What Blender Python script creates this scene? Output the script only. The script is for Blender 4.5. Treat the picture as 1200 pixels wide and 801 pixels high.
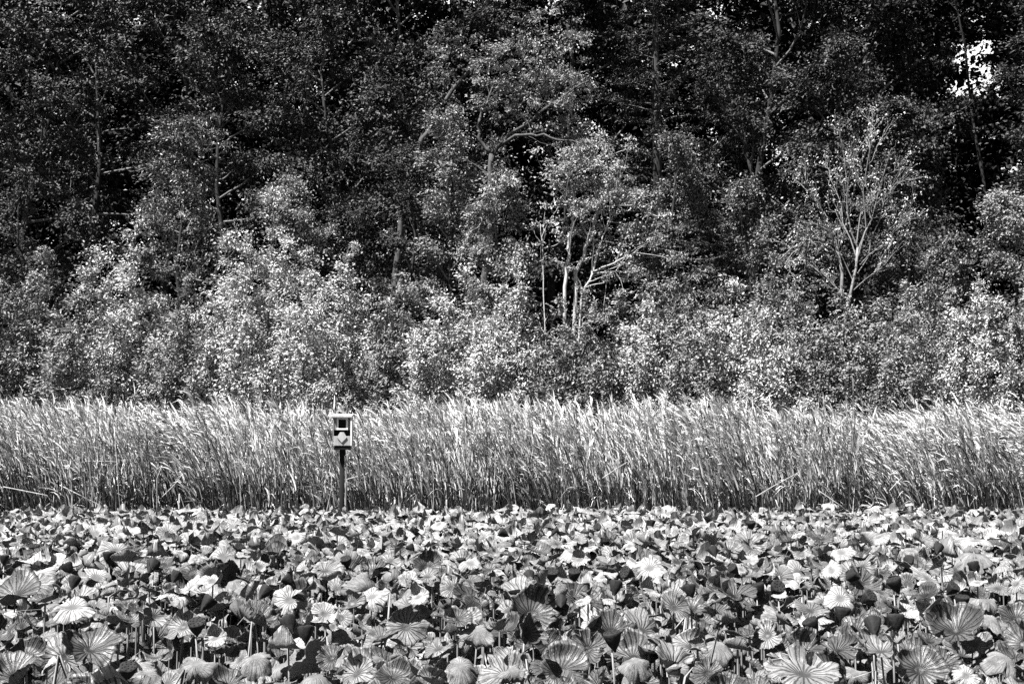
import bpy, math, random
import numpy as np
from mathutils import Vector, Euler, Matrix

# ------------------------------------------------------------------ clear
for o in list(bpy.data.objects):
    bpy.data.objects.remove(o, do_unlink=True)
S = bpy.context.scene
COL = S.collection
R = math.radians

# ------------------------------------------------------------------ camera
F, CX, CY = 1300.0, 600.0, 400.5          # focal length in photo pixels, photo centre
CAMZ = 2.3
PITCH = math.atan2(109.5, F)
cam_d = bpy.data.cameras.new('camera')
cam_d.sensor_width = 36.0
cam_d.lens = 36.0 * F / 1200.0
cam_d.clip_start = 0.1
cam_d.clip_end = 4000
cam = bpy.data.objects.new('camera', cam_d)
COL.objects.link(cam)
cam.location = (0, 0, CAMZ)
cam.rotation_euler = (R(90) + PITCH, 0, 0)
S.camera = cam

# ------------------------------------------------------------------ light
SUN_EL, SUN_AZ = 61.0, 229.0               # azimuth from +Y towards +X
w = bpy.data.worlds.new('World')
S.world = w
w.use_nodes = True
nt = w.node_tree
bg = nt.nodes['Background']
sky = nt.nodes.new('ShaderNodeTexSky')
sky.sky_type = 'NISHITA'
sky.sun_disc = False
sky.sun_elevation = R(SUN_EL)
sky.sun_rotation = R(SUN_AZ)
sky.dust_density = 0.6
sky.air_density = 0.8
bw = nt.nodes.new('ShaderNodeSeparateColor')   # black and white through a red filter: the red of the sky
nt.links.new(sky.outputs[0], bw.inputs[0])
# added white brightening of the low sky over the wood, towards +Y
wtc = nt.nodes.new('ShaderNodeTexCoord')
wsx = nt.nodes.new('ShaderNodeSeparateXYZ')
nt.links.new(wtc.outputs['Generated'], wsx.inputs[0])
def wmr(src, a, b):
    n = nt.nodes.new('ShaderNodeMapRange')
    n.interpolation_type = 'SMOOTHSTEP'
    n.inputs[1].default_value = a
    n.inputs[2].default_value = b
    nt.links.new(src, n.inputs[0])
    return n.outputs[0]
wm1 = nt.nodes.new('ShaderNodeMath'); wm1.operation = 'MULTIPLY'
nt.links.new(wmr(wsx.outputs[1], 0.75, 0.88), wm1.inputs[0])
nt.links.new(wmr(wsx.outputs[2], 0.50, 0.38), wm1.inputs[1])
wmx = nt.nodes.new('ShaderNodeMixRGB')
nt.links.new(wm1.outputs[0], wmx.inputs[0])
nt.links.new(bw.outputs[0], wmx.inputs[1])
wmx.inputs[2].default_value = (6.5, 6.5, 6.5, 1)
nt.links.new(wmx.outputs[0], bg.inputs[0])
bg.inputs[1].default_value = 0.05
sd = bpy.data.lights.new('sun', 'SUN')
sd.energy = 5.0
sd.angle = R(0.5)
sd.color = (1, 0.99, 0.98)
so = bpy.data.objects.new('sun', sd)
COL.objects.link(so)
sv = Vector((math.sin(R(SUN_AZ)) * math.cos(R(SUN_EL)), math.cos(R(SUN_AZ)) * math.cos(R(SUN_EL)), math.sin(R(SUN_EL))))
so.rotation_euler = sv.to_track_quat('Z', 'Y').to_euler()
so.location = (-30, -30, 60)

vs = S.view_settings
S.display_settings.display_device = 'sRGB'
vs.view_transform = 'Standard'
vs.look = 'None'
vs.exposure = 2.25
vs.gamma = 1.0
vs.use_curve_mapping = False
S.cycles.max_bounces = 4
S.cycles.diffuse_bounces = 1
S.cycles.glossy_bounces = 2
S.cycles.transmission_bounces = 2
S.cycles.transparent_max_bounces = 4
S.cycles.use_denoising = False

# ------------------------------------------------------------------ helpers
def P(px, py, Y):
    """photo pixel + distance -> point"""
    dx, dz = (px - CX) / F, (CY - py) / F
    c, s = math.cos(PITCH), math.sin(PITCH)
    y, z = c - dz * s, s + dz * c
    k = Y / y
    return np.array([dx * k, Y, CAMZ + z * k])

def proj(x, y, z):
    c, s = math.cos(PITCH), math.sin(PITCH)
    zz = z - CAMZ
    dep = y * c + zz * s
    up = -y * s + zz * c
    return CX + F * x / dep, CY - F * up / dep

def norm(a):
    return a / np.maximum(np.linalg.norm(a, axis=-1, keepdims=True), 1e-9)

def make_mesh(name, V, faces, mats, tone=None, uv=None, mi=None, smooth=False):
    """faces: list of int arrays (n,3) and (n,4) ; uv per vertex; mi list of per-face material arrays"""
    me = bpy.data.meshes.new(name)
    V = np.asarray(V, dtype=np.float32)
    faces = [np.asarray(f, dtype=np.int32) for f in faces if len(f)]
    loops = np.concatenate([f.ravel() for f in faces])
    tot = np.concatenate([np.full(len(f), f.shape[1], dtype=np.int32) for f in faces])
    start = np.concatenate([[0], np.cumsum(tot)[:-1]]).astype(np.int32)
    me.vertices.add(len(V))
    me.vertices.foreach_set('co', V.ravel())
    me.loops.add(len(loops))
    me.loops.foreach_set('vertex_index', loops)
    me.polygons.add(len(tot))
    me.polygons.foreach_set('loop_start', start)
    if mi is not None:
        me.polygons.foreach_set('material_index', np.concatenate(mi).astype(np.int32))
    me.update(calc_edges=True)
    me.polygons.foreach_set('use_smooth', np.full(len(tot), smooth, dtype=bool))
    if tone is not None:
        a = me.attributes.new('tone', 'FLOAT', 'POINT')
        a.data.foreach_set('value', np.asarray(tone, dtype=np.float32))
    if uv is not None:
        l = me.uv_layers.new(name='UVMap')
        l.data.foreach_set('uv', np.asarray(uv, dtype=np.float32)[loops].ravel())
    for m in (mats if isinstance(mats, (list, tuple)) else [mats]):
        me.materials.append(m)
    return me

def link(name, data, parent=None):
    o = bpy.data.objects.new(name, data)
    COL.objects.link(o)
    if parent is not None:
        o.parent = parent
    return o

def tag(o, label=None, cat=None, group=None, kind=None):
    if label: o['label'] = label
    if cat: o['category'] = cat
    if group: o['group'] = group
    if kind: o['kind'] = kind
    return o

def empty(name, loc, label, cat, group=None):
    o = bpy.data.objects.new(name, None)
    COL.objects.link(o)
    o.location = loc
    return tag(o, label, cat, group)

class MB:
    """collects tubes / boxes / quads into one mesh"""
    def __init__(s):
        s.v, s.q, s.t, s.n = [], [], [], 0
    def add(s, V, q=None, t=None):
        V = np.asarray(V, dtype=float)
        s.v.append(V)
        if q is not None and len(q): s.q.append(np.asarray(q) + s.n)
        if t is not None and len(t): s.t.append(np.asarray(t) + s.n)
        s.n += len(V)
    def tube(s, pts, rad, sides=6, cap=True):
        pts = np.asarray(pts, float)
        n = len(pts)
        rad = np.broadcast_to(np.asarray(rad, float), (n,))
        tg = np.gradient(pts, axis=0)
        tg = norm(tg)
        ref = np.array([0., 0, 1]) if abs(tg[0][2]) < 0.9 else np.array([1., 0, 0])
        a = norm(np.cross(tg, ref))
        b = np.cross(tg, a)
        th = np.arange(sides) / sides * 2 * math.pi
        V = pts[:, None] + rad[:, None, None] * (np.cos(th)[None, :, None] * a[:, None] + np.sin(th)[None, :, None] * b[:, None])
        V = V.reshape(-1, 3)
        i = np.arange(n - 1)[:, None] * sides
        j = np.arange(sides)[None]
        k = (j + 1) % sides
        q = np.stack([i + j, i + k, i + sides + k, i + sides + j], -1).reshape(-1, 4)
        t = []
        if cap:
            V = np.concatenate([V, pts[-1:], pts[:1]])
            e = (n - 1) * sides
            t = [[e + x, e + (x + 1) % sides, n * sides] for x in range(sides)]
            t += [[(x + 1) % sides, x, n * sides + 1] for x in range(sides)]
        s.add(V, q, t)
    def box(s, lo, hi, rot=None, origin=(0, 0, 0), bev=0.0):
        (x0, y0, z0), (x1, y1, z1) = lo, hi
        b = min(bev, (x1 - x0) / 3, (y1 - y0) / 3, (z1 - z0) / 3)
        if b <= 0:
            V = np.array([[x0, y0, z0], [x1, y0, z0], [x1, y1, z0], [x0, y1, z0], [x0, y0, z1], [x1, y0, z1], [x1, y1, z1], [x0, y1, z1]], float)
            q = [[0, 3, 2, 1], [4, 5, 6, 7], [0, 1, 5, 4], [1, 2, 6, 5], [2, 3, 7, 6], [3, 0, 4, 7]]
        else:
            def ring(z, d):
                return [[x0 + d, y0 + d, z], [x1 - d, y0 + d, z], [x1 - d, y1 - d, z], [x0 + d, y1 - d, z]]
            V = np.array(ring(z0, b) + ring(z0 + b, 0) + ring(z1 - b, 0) + ring(z1, b), float)
            q = [[0, 3, 2, 1], [12, 13, 14, 15]]
            for r in range(3):
                for c in range(4):
                    q.append([r * 4 + c, r * 4 + (c + 1) % 4, r * 4 + 4 + (c + 1) % 4, r * 4 + 4 + c])
        if rot is not None:
            V = (V - np.array(origin)) @ np.array(rot).T + np.array(origin)
        s.add(V, q)
    def build(s, name, mat, parent=None, smooth=False):
        V = np.concatenate(s.v)
        fs = []
        if s.q: fs.append(np.concatenate(s.q))
        if s.t: fs.append(np.concatenate(s.t))
        return link(name, make_mesh(name, V, fs, mat, smooth=smooth), parent)

# ------------------------------------------------------------------ materials
def new_mat(name):
    m = bpy.data.materials.new(name)
    m.use_nodes = True
    t = m.node_tree
    p = t.nodes['Principled BSDF']
    return m, t, p

def node(t, typ, **kw):
    n = t.nodes.new(typ)
    for k, v in kw.items():
        setattr(n, k, v)
    return n

def math_n(t, op, a, b=None, c=None, clamp=False):
    n = node(t, 'ShaderNodeMath', operation=op)
    n.use_clamp = clamp
    for i, x in enumerate((a, b, c)):
        if x is None: continue
        if isinstance(x, (int, float)): n.inputs[i].default_value = x
        else: t.links.new(x, n.inputs[i])
    return n.outputs[0]

def foliage_mat(name, lo, hi, rough=0.42, spec=0.5, transl=0.12):
    """grey of a leaf runs from lo to hi with its own tone"""
    m, t, p = new_mat(name)
    a = node(t, 'ShaderNodeAttribute', attribute_name='tone')
    v = math_n(t, 'MULTIPLY_ADD', a.outputs['Fac'], hi - lo, lo)
    t.links.new(v, p.inputs['Base Color'])
    p.inputs['Roughness'].default_value = rough
    p.inputs['Specular IOR Level'].default_value = spec
    if transl > 0:
        tr = node(t, 'ShaderNodeBsdfTranslucent')
        t.links.new(v, tr.inputs[0])
        mx = node(t, 'ShaderNodeMixShader')
        mx.inputs[0].default_value = transl
        t.links.new(p.outputs[0], mx.inputs[1])
        t.links.new(tr.outputs[0], mx.inputs[2])
        t.links.new(mx.outputs[0], t.nodes['Material Output'].inputs[0])
    return m

def rough_mat(name, lo, hi, scale=8.0, rough=0.85, stretch=(1, 1, 1), bump=0.3, spec=0.3):
    m, t, p = new_mat(name)
    tc = node(t, 'ShaderNodeTexCoord')
    mp = node(t, 'ShaderNodeMapping')
    mp.inputs['Scale'].default_value = stretch
    nz = node(t, 'ShaderNodeTexNoise')
    nz.inputs['Scale'].default_value = scale
    nz.inputs['Detail'].default_value = 6
    nz.inputs['Roughness'].default_value = 0.65
    t.links.new(tc.outputs['Object'], mp.inputs[0])
    t.links.new(mp.outputs[0], nz.inputs['Vector'])
    mr = node(t, 'ShaderNodeMapRange')
    mr.inputs[1].default_value = 0.3
    mr.inputs[2].default_value = 0.7
    mr.inputs[3].default_value = lo
    mr.inputs[4].default_value = hi
    t.links.new(nz.outputs[0], mr.inputs[0])
    t.links.new(mr.outputs[0], p.inputs['Base Color'])
    p.inputs['Roughness'].default_value = rough
    p.inputs['Specular IOR Level'].default_value = spec
    if bump:
        b = node(t, 'ShaderNodeBump')
        b.inputs['Strength'].default_value = bump
        b.inputs['Distance'].default_value = 0.03
        t.links.new(nz.outputs[0], b.inputs['Height'])
        t.links.new(b.outputs[0], p.inputs['Normal'])
    return m

def lotus_mat(name, base, vein, nv=20, blotch=0.5, rough=0.5, spec=0.4, blotch_to=None, transl=0.1):
    """lotus blade: grey base with radial forking veins (uv = angle, radius), wilted blotches of its own"""
    m, t, p = new_mat(name)
    L = t.links
    uv = node(t, 'ShaderNodeUVMap')
    sep = node(t, 'ShaderNodeSeparateXYZ')
    L.new(uv.outputs[0], sep.inputs[0])
    u, v = sep.outputs[0], sep.outputs[1]
    tc = node(t, 'ShaderNodeTexCoord')
    nz = node(t, 'ShaderNodeTexNoise')
    nz.inputs['Scale'].default_value = 14
    nz.inputs['Detail'].default_value = 5
    nz.inputs['Roughness'].default_value = 0.7
    L.new(tc.outputs['Object'], nz.inputs['Vector'])
    wob = math_n(t, 'MULTIPLY_ADD', nz.outputs[0], 0.5, -0.25)
    def vein_mask(mult, offs, width, vmin):
        a = math_n(t, 'MULTIPLY_ADD', u, float(mult), offs)
        a = math_n(t, 'ADD', a, math_n(t, 'MULTIPLY', wob, 1.5))
        fr = math_n(t, 'FRACT', a)
        d = math_n(t, 'ABSOLUTE', math_n(t, 'SUBTRACT', fr, 0.5))
        d = math_n(t, 'MULTIPLY', d, 6.283 / mult)
        d = math_n(t, 'MULTIPLY', d, v)                # distance as share of the radius
        k = math_n(t, 'SUBTRACT', 1.0, math_n(t, 'DIVIDE', d, width), clamp=True)
        if vmin > 0:
            k = math_n(t, 'MULTIPLY', k, math_n(t, 'GREATER_THAN', v, vmin))
        return k
    k1 = vein_mask(nv, 0.5, 0.035, 0)
    k2 = vein_mask(nv * 2, 0.25, 0.016, 0.55)
    k = math_n(t, 'MAXIMUM', k1, math_n(t, 'MULTIPLY', k2, 0.7))
    k = math_n(t, 'MULTIPLY', k, 1.5, clamp=True)
    n2 = node(t, 'ShaderNodeTexNoise')
    n2.inputs['Scale'].default_value = 7
    n2.inputs['Detail'].default_value = 8
    n2.inputs['Roughness'].default_value = 0.75
    L.new(tc.outputs['Object'], n2.inputs['Vector'])
    mr = node(t, 'ShaderNodeMapRange')
    mr.inputs[1].default_value = 0.42
    mr.inputs[2].default_value = 0.62
    L.new(n2.outputs[0], mr.inputs[0])
    bl = math_n(t, 'MULTIPLY', mr.outputs[0], blotch)
    bt = blotch_to if blotch_to is not None else base * 1.8
    colr = math_n(t, 'MULTIPLY_ADD', bl, bt - base, base)
    fine = math_n(t, 'MULTIPLY_ADD', nz.outputs[0], 0.8, 0.6)
    colr = math_n(t, 'MULTIPLY', colr, fine)
    a = node(t, 'ShaderNodeAttribute', attribute_name='tone')
    colr = math_n(t, 'MULTIPLY', colr, math_n(t, 'MULTIPLY_ADD', a.outputs['Fac'], 0.5, 0.7))
    inv = math_n(t, 'SUBTRACT', 1.0, k)
    colr = math_n(t, 'ADD', math_n(t, 'MULTIPLY', colr, inv), math_n(t, 'MULTIPLY', k, vein))
    L.new(colr, p.inputs['Base Color'])
    p.inputs['Roughness'].default_value = rough
    p.inputs['Specular IOR Level'].default_value = spec
    b = node(t, 'ShaderNodeBump')
    b.inputs['Strength'].default_value = 0.5
    b.inputs['Distance'].default_value = 0.012
    hgt = math_n(t, 'ADD', math_n(t, 'MULTIPLY', k, -0.6), nz.outputs[0])
    L.new(hgt, b.inputs['Height'])
    L.new(b.outputs[0], p.inputs['Normal'])
    tr = node(t, 'ShaderNodeBsdfTranslucent')
    L.new(colr, tr.inputs[0])
    mx = node(t, 'ShaderNodeMixShader')
    mx.inputs[0].default_value = transl
    L.new(p.outputs[0], mx.inputs[1])
    L.new(tr.outputs[0], mx.inputs[2])
    L.new(mx.outputs[0], t.nodes['Material Output'].inputs[0])
    return m

M = {}
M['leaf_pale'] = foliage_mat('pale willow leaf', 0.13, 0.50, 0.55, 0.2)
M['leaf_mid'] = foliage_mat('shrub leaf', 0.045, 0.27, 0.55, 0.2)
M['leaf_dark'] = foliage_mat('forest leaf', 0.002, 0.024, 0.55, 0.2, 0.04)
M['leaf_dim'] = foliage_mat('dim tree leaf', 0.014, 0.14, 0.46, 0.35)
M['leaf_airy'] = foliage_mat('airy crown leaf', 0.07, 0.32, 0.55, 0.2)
M['leaf_forest'] = foliage_mat('lit forest leaf', 0.002, 0.062, 0.55, 0.2, 0.05)  # brighter copy of the forest leaf, sunlight on the boughs put into its colour
M['leaf_shaded'] = foliage_mat('shaded forest leaf', 0.002, 0.009, 0.6, 0.15, 0.0)  # near-black copy, the deep shade inside the forest put into its colour
M['needle'] = foliage_mat('conifer needle', 0.004, 0.028, 0.5, 0.25, 0.0)
M['bark_pale'] = rough_mat('pale bark', 0.22, 0.48, 12, 0.8, (1, 1, 0.4))
M['bark_mid'] = rough_mat('smooth grey limb bark', 0.012, 0.06, 12, 0.8, (1, 1, 0.4))
M['bark_bare2'] = rough_mat('pale smooth bark', 0.16, 0.38, 12, 0.8, (1, 1, 0.4))
M['bark_bare'] = rough_mat('bare branch bark', 0.06, 0.18, 12, 0.8, (1, 1, 0.4))
M['bark'] = rough_mat('grey bark', 0.004, 0.02, 14, 0.9, (1, 1, 0.25))
M['twig'] = rough_mat('twig bark', 0.03, 0.12, 14, 0.85, (1, 1, 0.4))
M['reed'] = foliage_mat('reed blade', 0.022, 0.66, 0.5, 0.35, 0.15)
M['dry_stalk'] = rough_mat('dry reed stalk', 0.12, 0.34, 20, 0.7, (1, 1, 0.2))
M['wood_white'] = rough_mat('weathered white wood', 0.30, 0.62, 9, 0.75, (1, 1, 0.3), 0.2)
M['wood_grey'] = rough_mat('weathered grey wood', 0.08, 0.20, 14, 0.85, (1, 1, 0.15), 0.3)
M['wood_dark'] = rough_mat('dark wood and ledge shade', 0.002, 0.010, 10, 0.9, (1, 1, 0.15), 0.3, 0.12)
M['wood_pale'] = rough_mat('weathered board and sunlit patch', 0.18, 0.36, 12, 0.85, (1, 1, 0.2), 0.3)
M['wood_mid'] = rough_mat('weathered pale wood', 0.10, 0.28, 12, 0.85, (1, 1, 0.2), 0.3)
M['soil'] = rough_mat('leaf litter soil', 0.01, 0.035, 3, 0.95, (1, 1, 1), 0.6)
M['pod'] = rough_mat('dry lotus pod', 0.005, 0.02, 30, 0.85, (1, 1, 0.5), 0.4, 0.15)
M['pod_cell'] = rough_mat('pod cell', 0.003, 0.008, 30, 0.9, (1, 1, 1), 0)
M['stalk'] = rough_mat('lotus stalk', 0.06, 0.20, 25, 0.6, (1, 1, 0.15), 0.2)
M['lotus_dark'] = lotus_mat('dark lotus blade', 0.034, 0.005, 20, 0.7, 0.45, 0.3, 0.075)
M['lotus_mid'] = lotus_mat('grey green lotus blade', 0.09, 0.025, 20, 0.8, 0.5, 0.35)
M['lotus_pale'] = lotus_mat('pale lotus blade', 0.17, 0.075, 20, 0.95, 0.6, 0.2, 0.31)
M['lotus_dry'] = lotus_mat('withered lotus blade', 0.17, 0.09, 18, 1.0, 0.75, 0.2, 0.025)
M['lotus_under'] = lotus_mat('lotus blade underside', 0.12, 0.14, 20, 0.4, 0.75, 0.2)

wm, wt, wp = new_mat('pond water')
wp.inputs['Base Color'].default_value = (0.006, 0.006, 0.006, 1)
wp.inputs['Roughness'].default_value = 0.08
wn = node(wt, 'ShaderNodeTexNoise')
wn.inputs['Scale'].default_value = 5
wb = node(wt, 'ShaderNodeBump')
wb.inputs['Strength'].default_value = 0.15
wt.links.new(wn.outputs[0], wb.inputs['Height'])
wt.links.new(wb.outputs[0], wp.inputs['Normal'])

# ------------------------------------------------------------------ setting: ground, water
def ground_z(x, y):
    x = np.asarray(x, float); y = np.asarray(y, float)
    bed = -0.5
    bank = np.interp(y, [-12, -4, -2, 24.5, 27, 32, 45, 60, 85, 130, 200, 400, 1500], [0.9, 0.7, bed, bed, 0.15, 0.6, 2.0, 4.5, 7.5, 22, 34, 20, 4])
    return bank + 0.12 * np.sin(x * 0.7 + y * 0.4) * np.cos(x * 0.31 - y * 0.6)

gx = np.concatenate([-np.geomspace(60, 1500, 14)[::-1], np.linspace(-55, 55, 111), np.geomspace(60, 1500, 14)])
gy = np.concatenate([-np.geomspace(20, 1500, 12)[::-1], np.linspace(-18, 110, 129), np.geomspace(118, 1500, 16)])
GX, GY = np.meshgrid(gx, gy)
V = np.stack([GX, GY, ground_z(GX, GY)], -1).reshape(-1, 3)
nx = len(gx)
ii, jj = np.meshgrid(np.arange(len(gy) - 1), np.arange(nx - 1), indexing='ij')
q = np.stack([ii * nx + jj, ii * nx + jj + 1, (ii + 1) * nx + jj + 1, (ii + 1) * nx + jj], -1).reshape(-1, 4)
g = link('ground', make_mesh('ground', V, [q], M['soil'], smooth=True))
tag(g, kind='structure')
wv = np.array([[-60, -3.0, 0], [60, -3.0, 0], [60, 26.6, 0], [-60, 26.6, 0]], float)
wo = link('pond_water', make_mesh('pond_water', wv, [np.array([[0, 1, 2, 3]])], wm))
tag(wo, kind='structure')

# ------------------------------------------------------------------ foliage core
def leaf_arrays(rng, c, axis, nrm, L, W, fold=0.15):
    """each leaf = 2 triangles folded on the midrib"""
    n = len(c)
    axis = norm(axis)
    side = norm(np.cross(nrm, axis))
    nn = np.cross(axis, side)
    L = L[:, None]; W = W[:, None]
    base = c - axis * L * 0.5
    tip = c + axis * L * 0.5 - nn * L * 0.08
    mid = c - axis * L * 0.06 + nn * W * fold
    V = np.stack([base, mid + side * W * 0.5, tip, mid - side * W * 0.5], 1).reshape(-1, 3)
    b = np.arange(n)[:, None] * 4
    T = np.concatenate([b + np.array([[0, 1, 2]]), b + np.array([[0, 2, 3]])], 0)
    return V, T

WIND = np.array([-0.75, -0.1, -0.1])
SUNV = np.array(sv)

def clump_leaves(rng, C, RAD, OUT, per, size, aspect=0.45, flat=0.55, wind=0.5, tone_c=None, up=0.75):
    """leaves in clumps round the points C"""
    n = len(C)
    idx = np.repeat(np.arange(n), per)
    m = len(idx)
    d = rng.normal(size=(m, 3))
    d = norm(d) * np.clip(np.abs(rng.normal(size=(m, 1))) * 0.62, 0, 1.7)
    off = d * RAD[idx][:, None] * np.array([1, 1, flat])
    c = C[idx] + off
    out = OUT[idx]
    axis = out * 0.5 + norm(d) * 0.6 + rng.normal(size=(m, 3)) * 0.5 + WIND * wind + np.array([0, 0, -0.25])
    nrm = np.array([0, 0, up * 0.5]) + SUNV * 0.5 + out * 0.3 + norm(d) * 0.35 + rng.normal(size=(n, 3))[idx] * 0.34 + rng.normal(size=(m, 3)) * 0.34
    L = size * rng.uniform(0.6, 1.35, m)
    W = L * aspect * rng.uniform(0.8, 1.25, m)
    V, T = leaf_arrays(rng, c, axis, nrm, L, W)
    tone = rng.random(m) ** 1.3
    if tone_c is not None:
        tone = np.clip(tone * 0.6 + tone_c[idx] * 0.5, 0, 1)
    return V, T, np.repeat(tone, 4)

def bend_path(rng, p0, d0, length, n=5, curl=0.0, noise=0.08, pull=None):
    """polyline starting at p0 in direction d0"""
    pts = [np.array(p0, float)]
    d = np.array(d0, float)
    d /= np.linalg.norm(d) + 1e-9
    st = length / (n - 1)
    for i in range(n - 1):
        d = d + rng.normal(size=3) * noise + np.array([0, 0, curl])
        if pull is not None: d = d + pull
        d /= np.linalg.norm(d)
        pts.append(pts[-1] + d * st)
    return np.array(pts)

def at_path(pts, t):
    k = t * (len(pts) - 1)
    i = min(int(k), len(pts) - 2)
    f = k - i
    return pts[i] * (1 - f) + pts[i + 1] * f, norm(pts[i + 1] - pts[i])

def env_round(t):
    return math.sqrt(max(0.05, 1 - ((t - 0.5) / 0.56) ** 2))

def grow_tree(rng, H, RX, base=0.3, limbs=22, subs=6, r0=0.16, lean=(0, 0), trunk=None, top_env=env_round, elev=(10, 60), clump=0.55, wood_sides=6):
    """a single-stem tree; returns trunk builder, branch builder, clump centres, clump radii, outward directions"""
    tb, bb = MB(), MB()
    if trunk is None:
        n = 9
        z = np.linspace(0, 1, n)
        wob = np.cumsum(rng.normal(size=(n, 2)) * 0.018 * H, axis=0)
        wob -= wob[0]
        trunk = np.stack([lean[0] * z ** 1.5 + wob[:, 0] * 0.8, lean[1] * z ** 1.5 + wob[:, 1] * 0.8, z * H * 0.95 - 0.15], -1)
    rad = r0 * (1 - np.linspace(0, 1, len(trunk)) * 0.88)
    rad[0] *= 1.35
    tb.tube(trunk, rad, 9)
    C, RD, OUT = [], [], []
    az = rng.random() * 6.28
    for i in range(limbs):
        f = (i + rng.random()) / limbs
        t = base + (1 - base) * f * 0.99
        p, td = at_path(trunk, min(t, 0.999))
        az += 2.4 + rng.normal() * 0.4
        el = R(elev[0] + (elev[1] - elev[0]) * f + rng.normal() * 10)
        ln = RX * top_env(f) * rng.uniform(0.65, 1.18)
        d = np.array([math.cos(az) * math.cos(el), math.sin(az) * math.cos(el), math.sin(el)])
        lp = bend_path(rng, p, d, ln, 6, 0.05, 0.13, WIND * 0.03)
        lr = max(0.012, r0 * 0.42 * (1 - 0.65 * t)) * min(1, ln / RX + 0.3)
        bb.tube(lp, np.linspace(lr, lr * 0.3, 6), 5, cap=False)
        hd = norm(np.array([d[0], d[1], 0.15]))
        for k in range(subs):
            s = 0.25 + 0.75 * (k + rng.random()) / subs
            sp, sdv = at_path(lp, min(s, 0.999))
            sd2 = sdv + rng.normal(size=3) * 0.55 + np.array([0, 0, 0.1])
            sl = ln * rng.uniform(0.18, 0.42) * (1.2 - 0.4 * s)
            spth = bend_path(rng, sp, sd2, sl, 4, 0.05, 0.15)
            bb.tube(spth, np.linspace(lr * 0.35, lr * 0.12, 4), 4, cap=False)
            C.append(spth[-1]); RD.append(clump * rng.uniform(0.6, 1.3)); OUT.append(norm(hd + norm(spth[-1] - sp) * 0.6))
            if rng.random() < 0.6:
                C.append(spth[1]); RD.append(clump * rng.uniform(0.5, 1.0)); OUT.append(hd)
        C.append(lp[-1]); RD.append(clump * rng.uniform(0.7, 1.2)); OUT.append(hd)
    C.append(trunk[-1] + [0, 0, 0.1]); RD.append(clump); OUT.append(np.array([0, 0, 1.]))
    return tb, bb, np.array(C), np.array(RD), np.array(OUT)

def tree(name, px, top_py, Y, width_px, label, cat='tree', group=None, mat='leaf_mid', bark='bark', seed=0, n_leaf=16000, size=0.09,
         base=0.25, limbs=22, subs=6, lean=(0, 0), clump=0.5, aspect=0.45, r0=None, elev=(10, 60), tone_amp=1.0, env=env_round, flat=0.55, wind=0.5):
    rng = np.random.default_rng(seed)
    top = P(px, top_py, Y)
    gz = float(ground_z(top[0], Y))
    H = top[2] - gz
    RX = width_px / F * Y * 0.5
    root = empty(name, (top[0], Y, gz), label, cat, group)
    tb, bb, C, RD, OUT = grow_tree(rng, H, RX, base, limbs, subs, r0 or (0.04 + 0.009 * H), lean, None, env, elev, clump)
    tb.build('trunk', M[bark], root, True)
    bb.build('branches', M['twig' if bark == 'bark' else bark], root, True)
    tc = np.clip(rng.normal(0.45, 0.3 * tone_amp, len(C)), 0, 1)
    per = max(4, int(n_leaf / len(C)))
    V, T, tone = clump_leaves(rng, C, RD, OUT, per, size, aspect, flat, wind, tc)
    link('crown', make_mesh('crown', V, [T], M[mat], tone), root)
    return root

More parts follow.
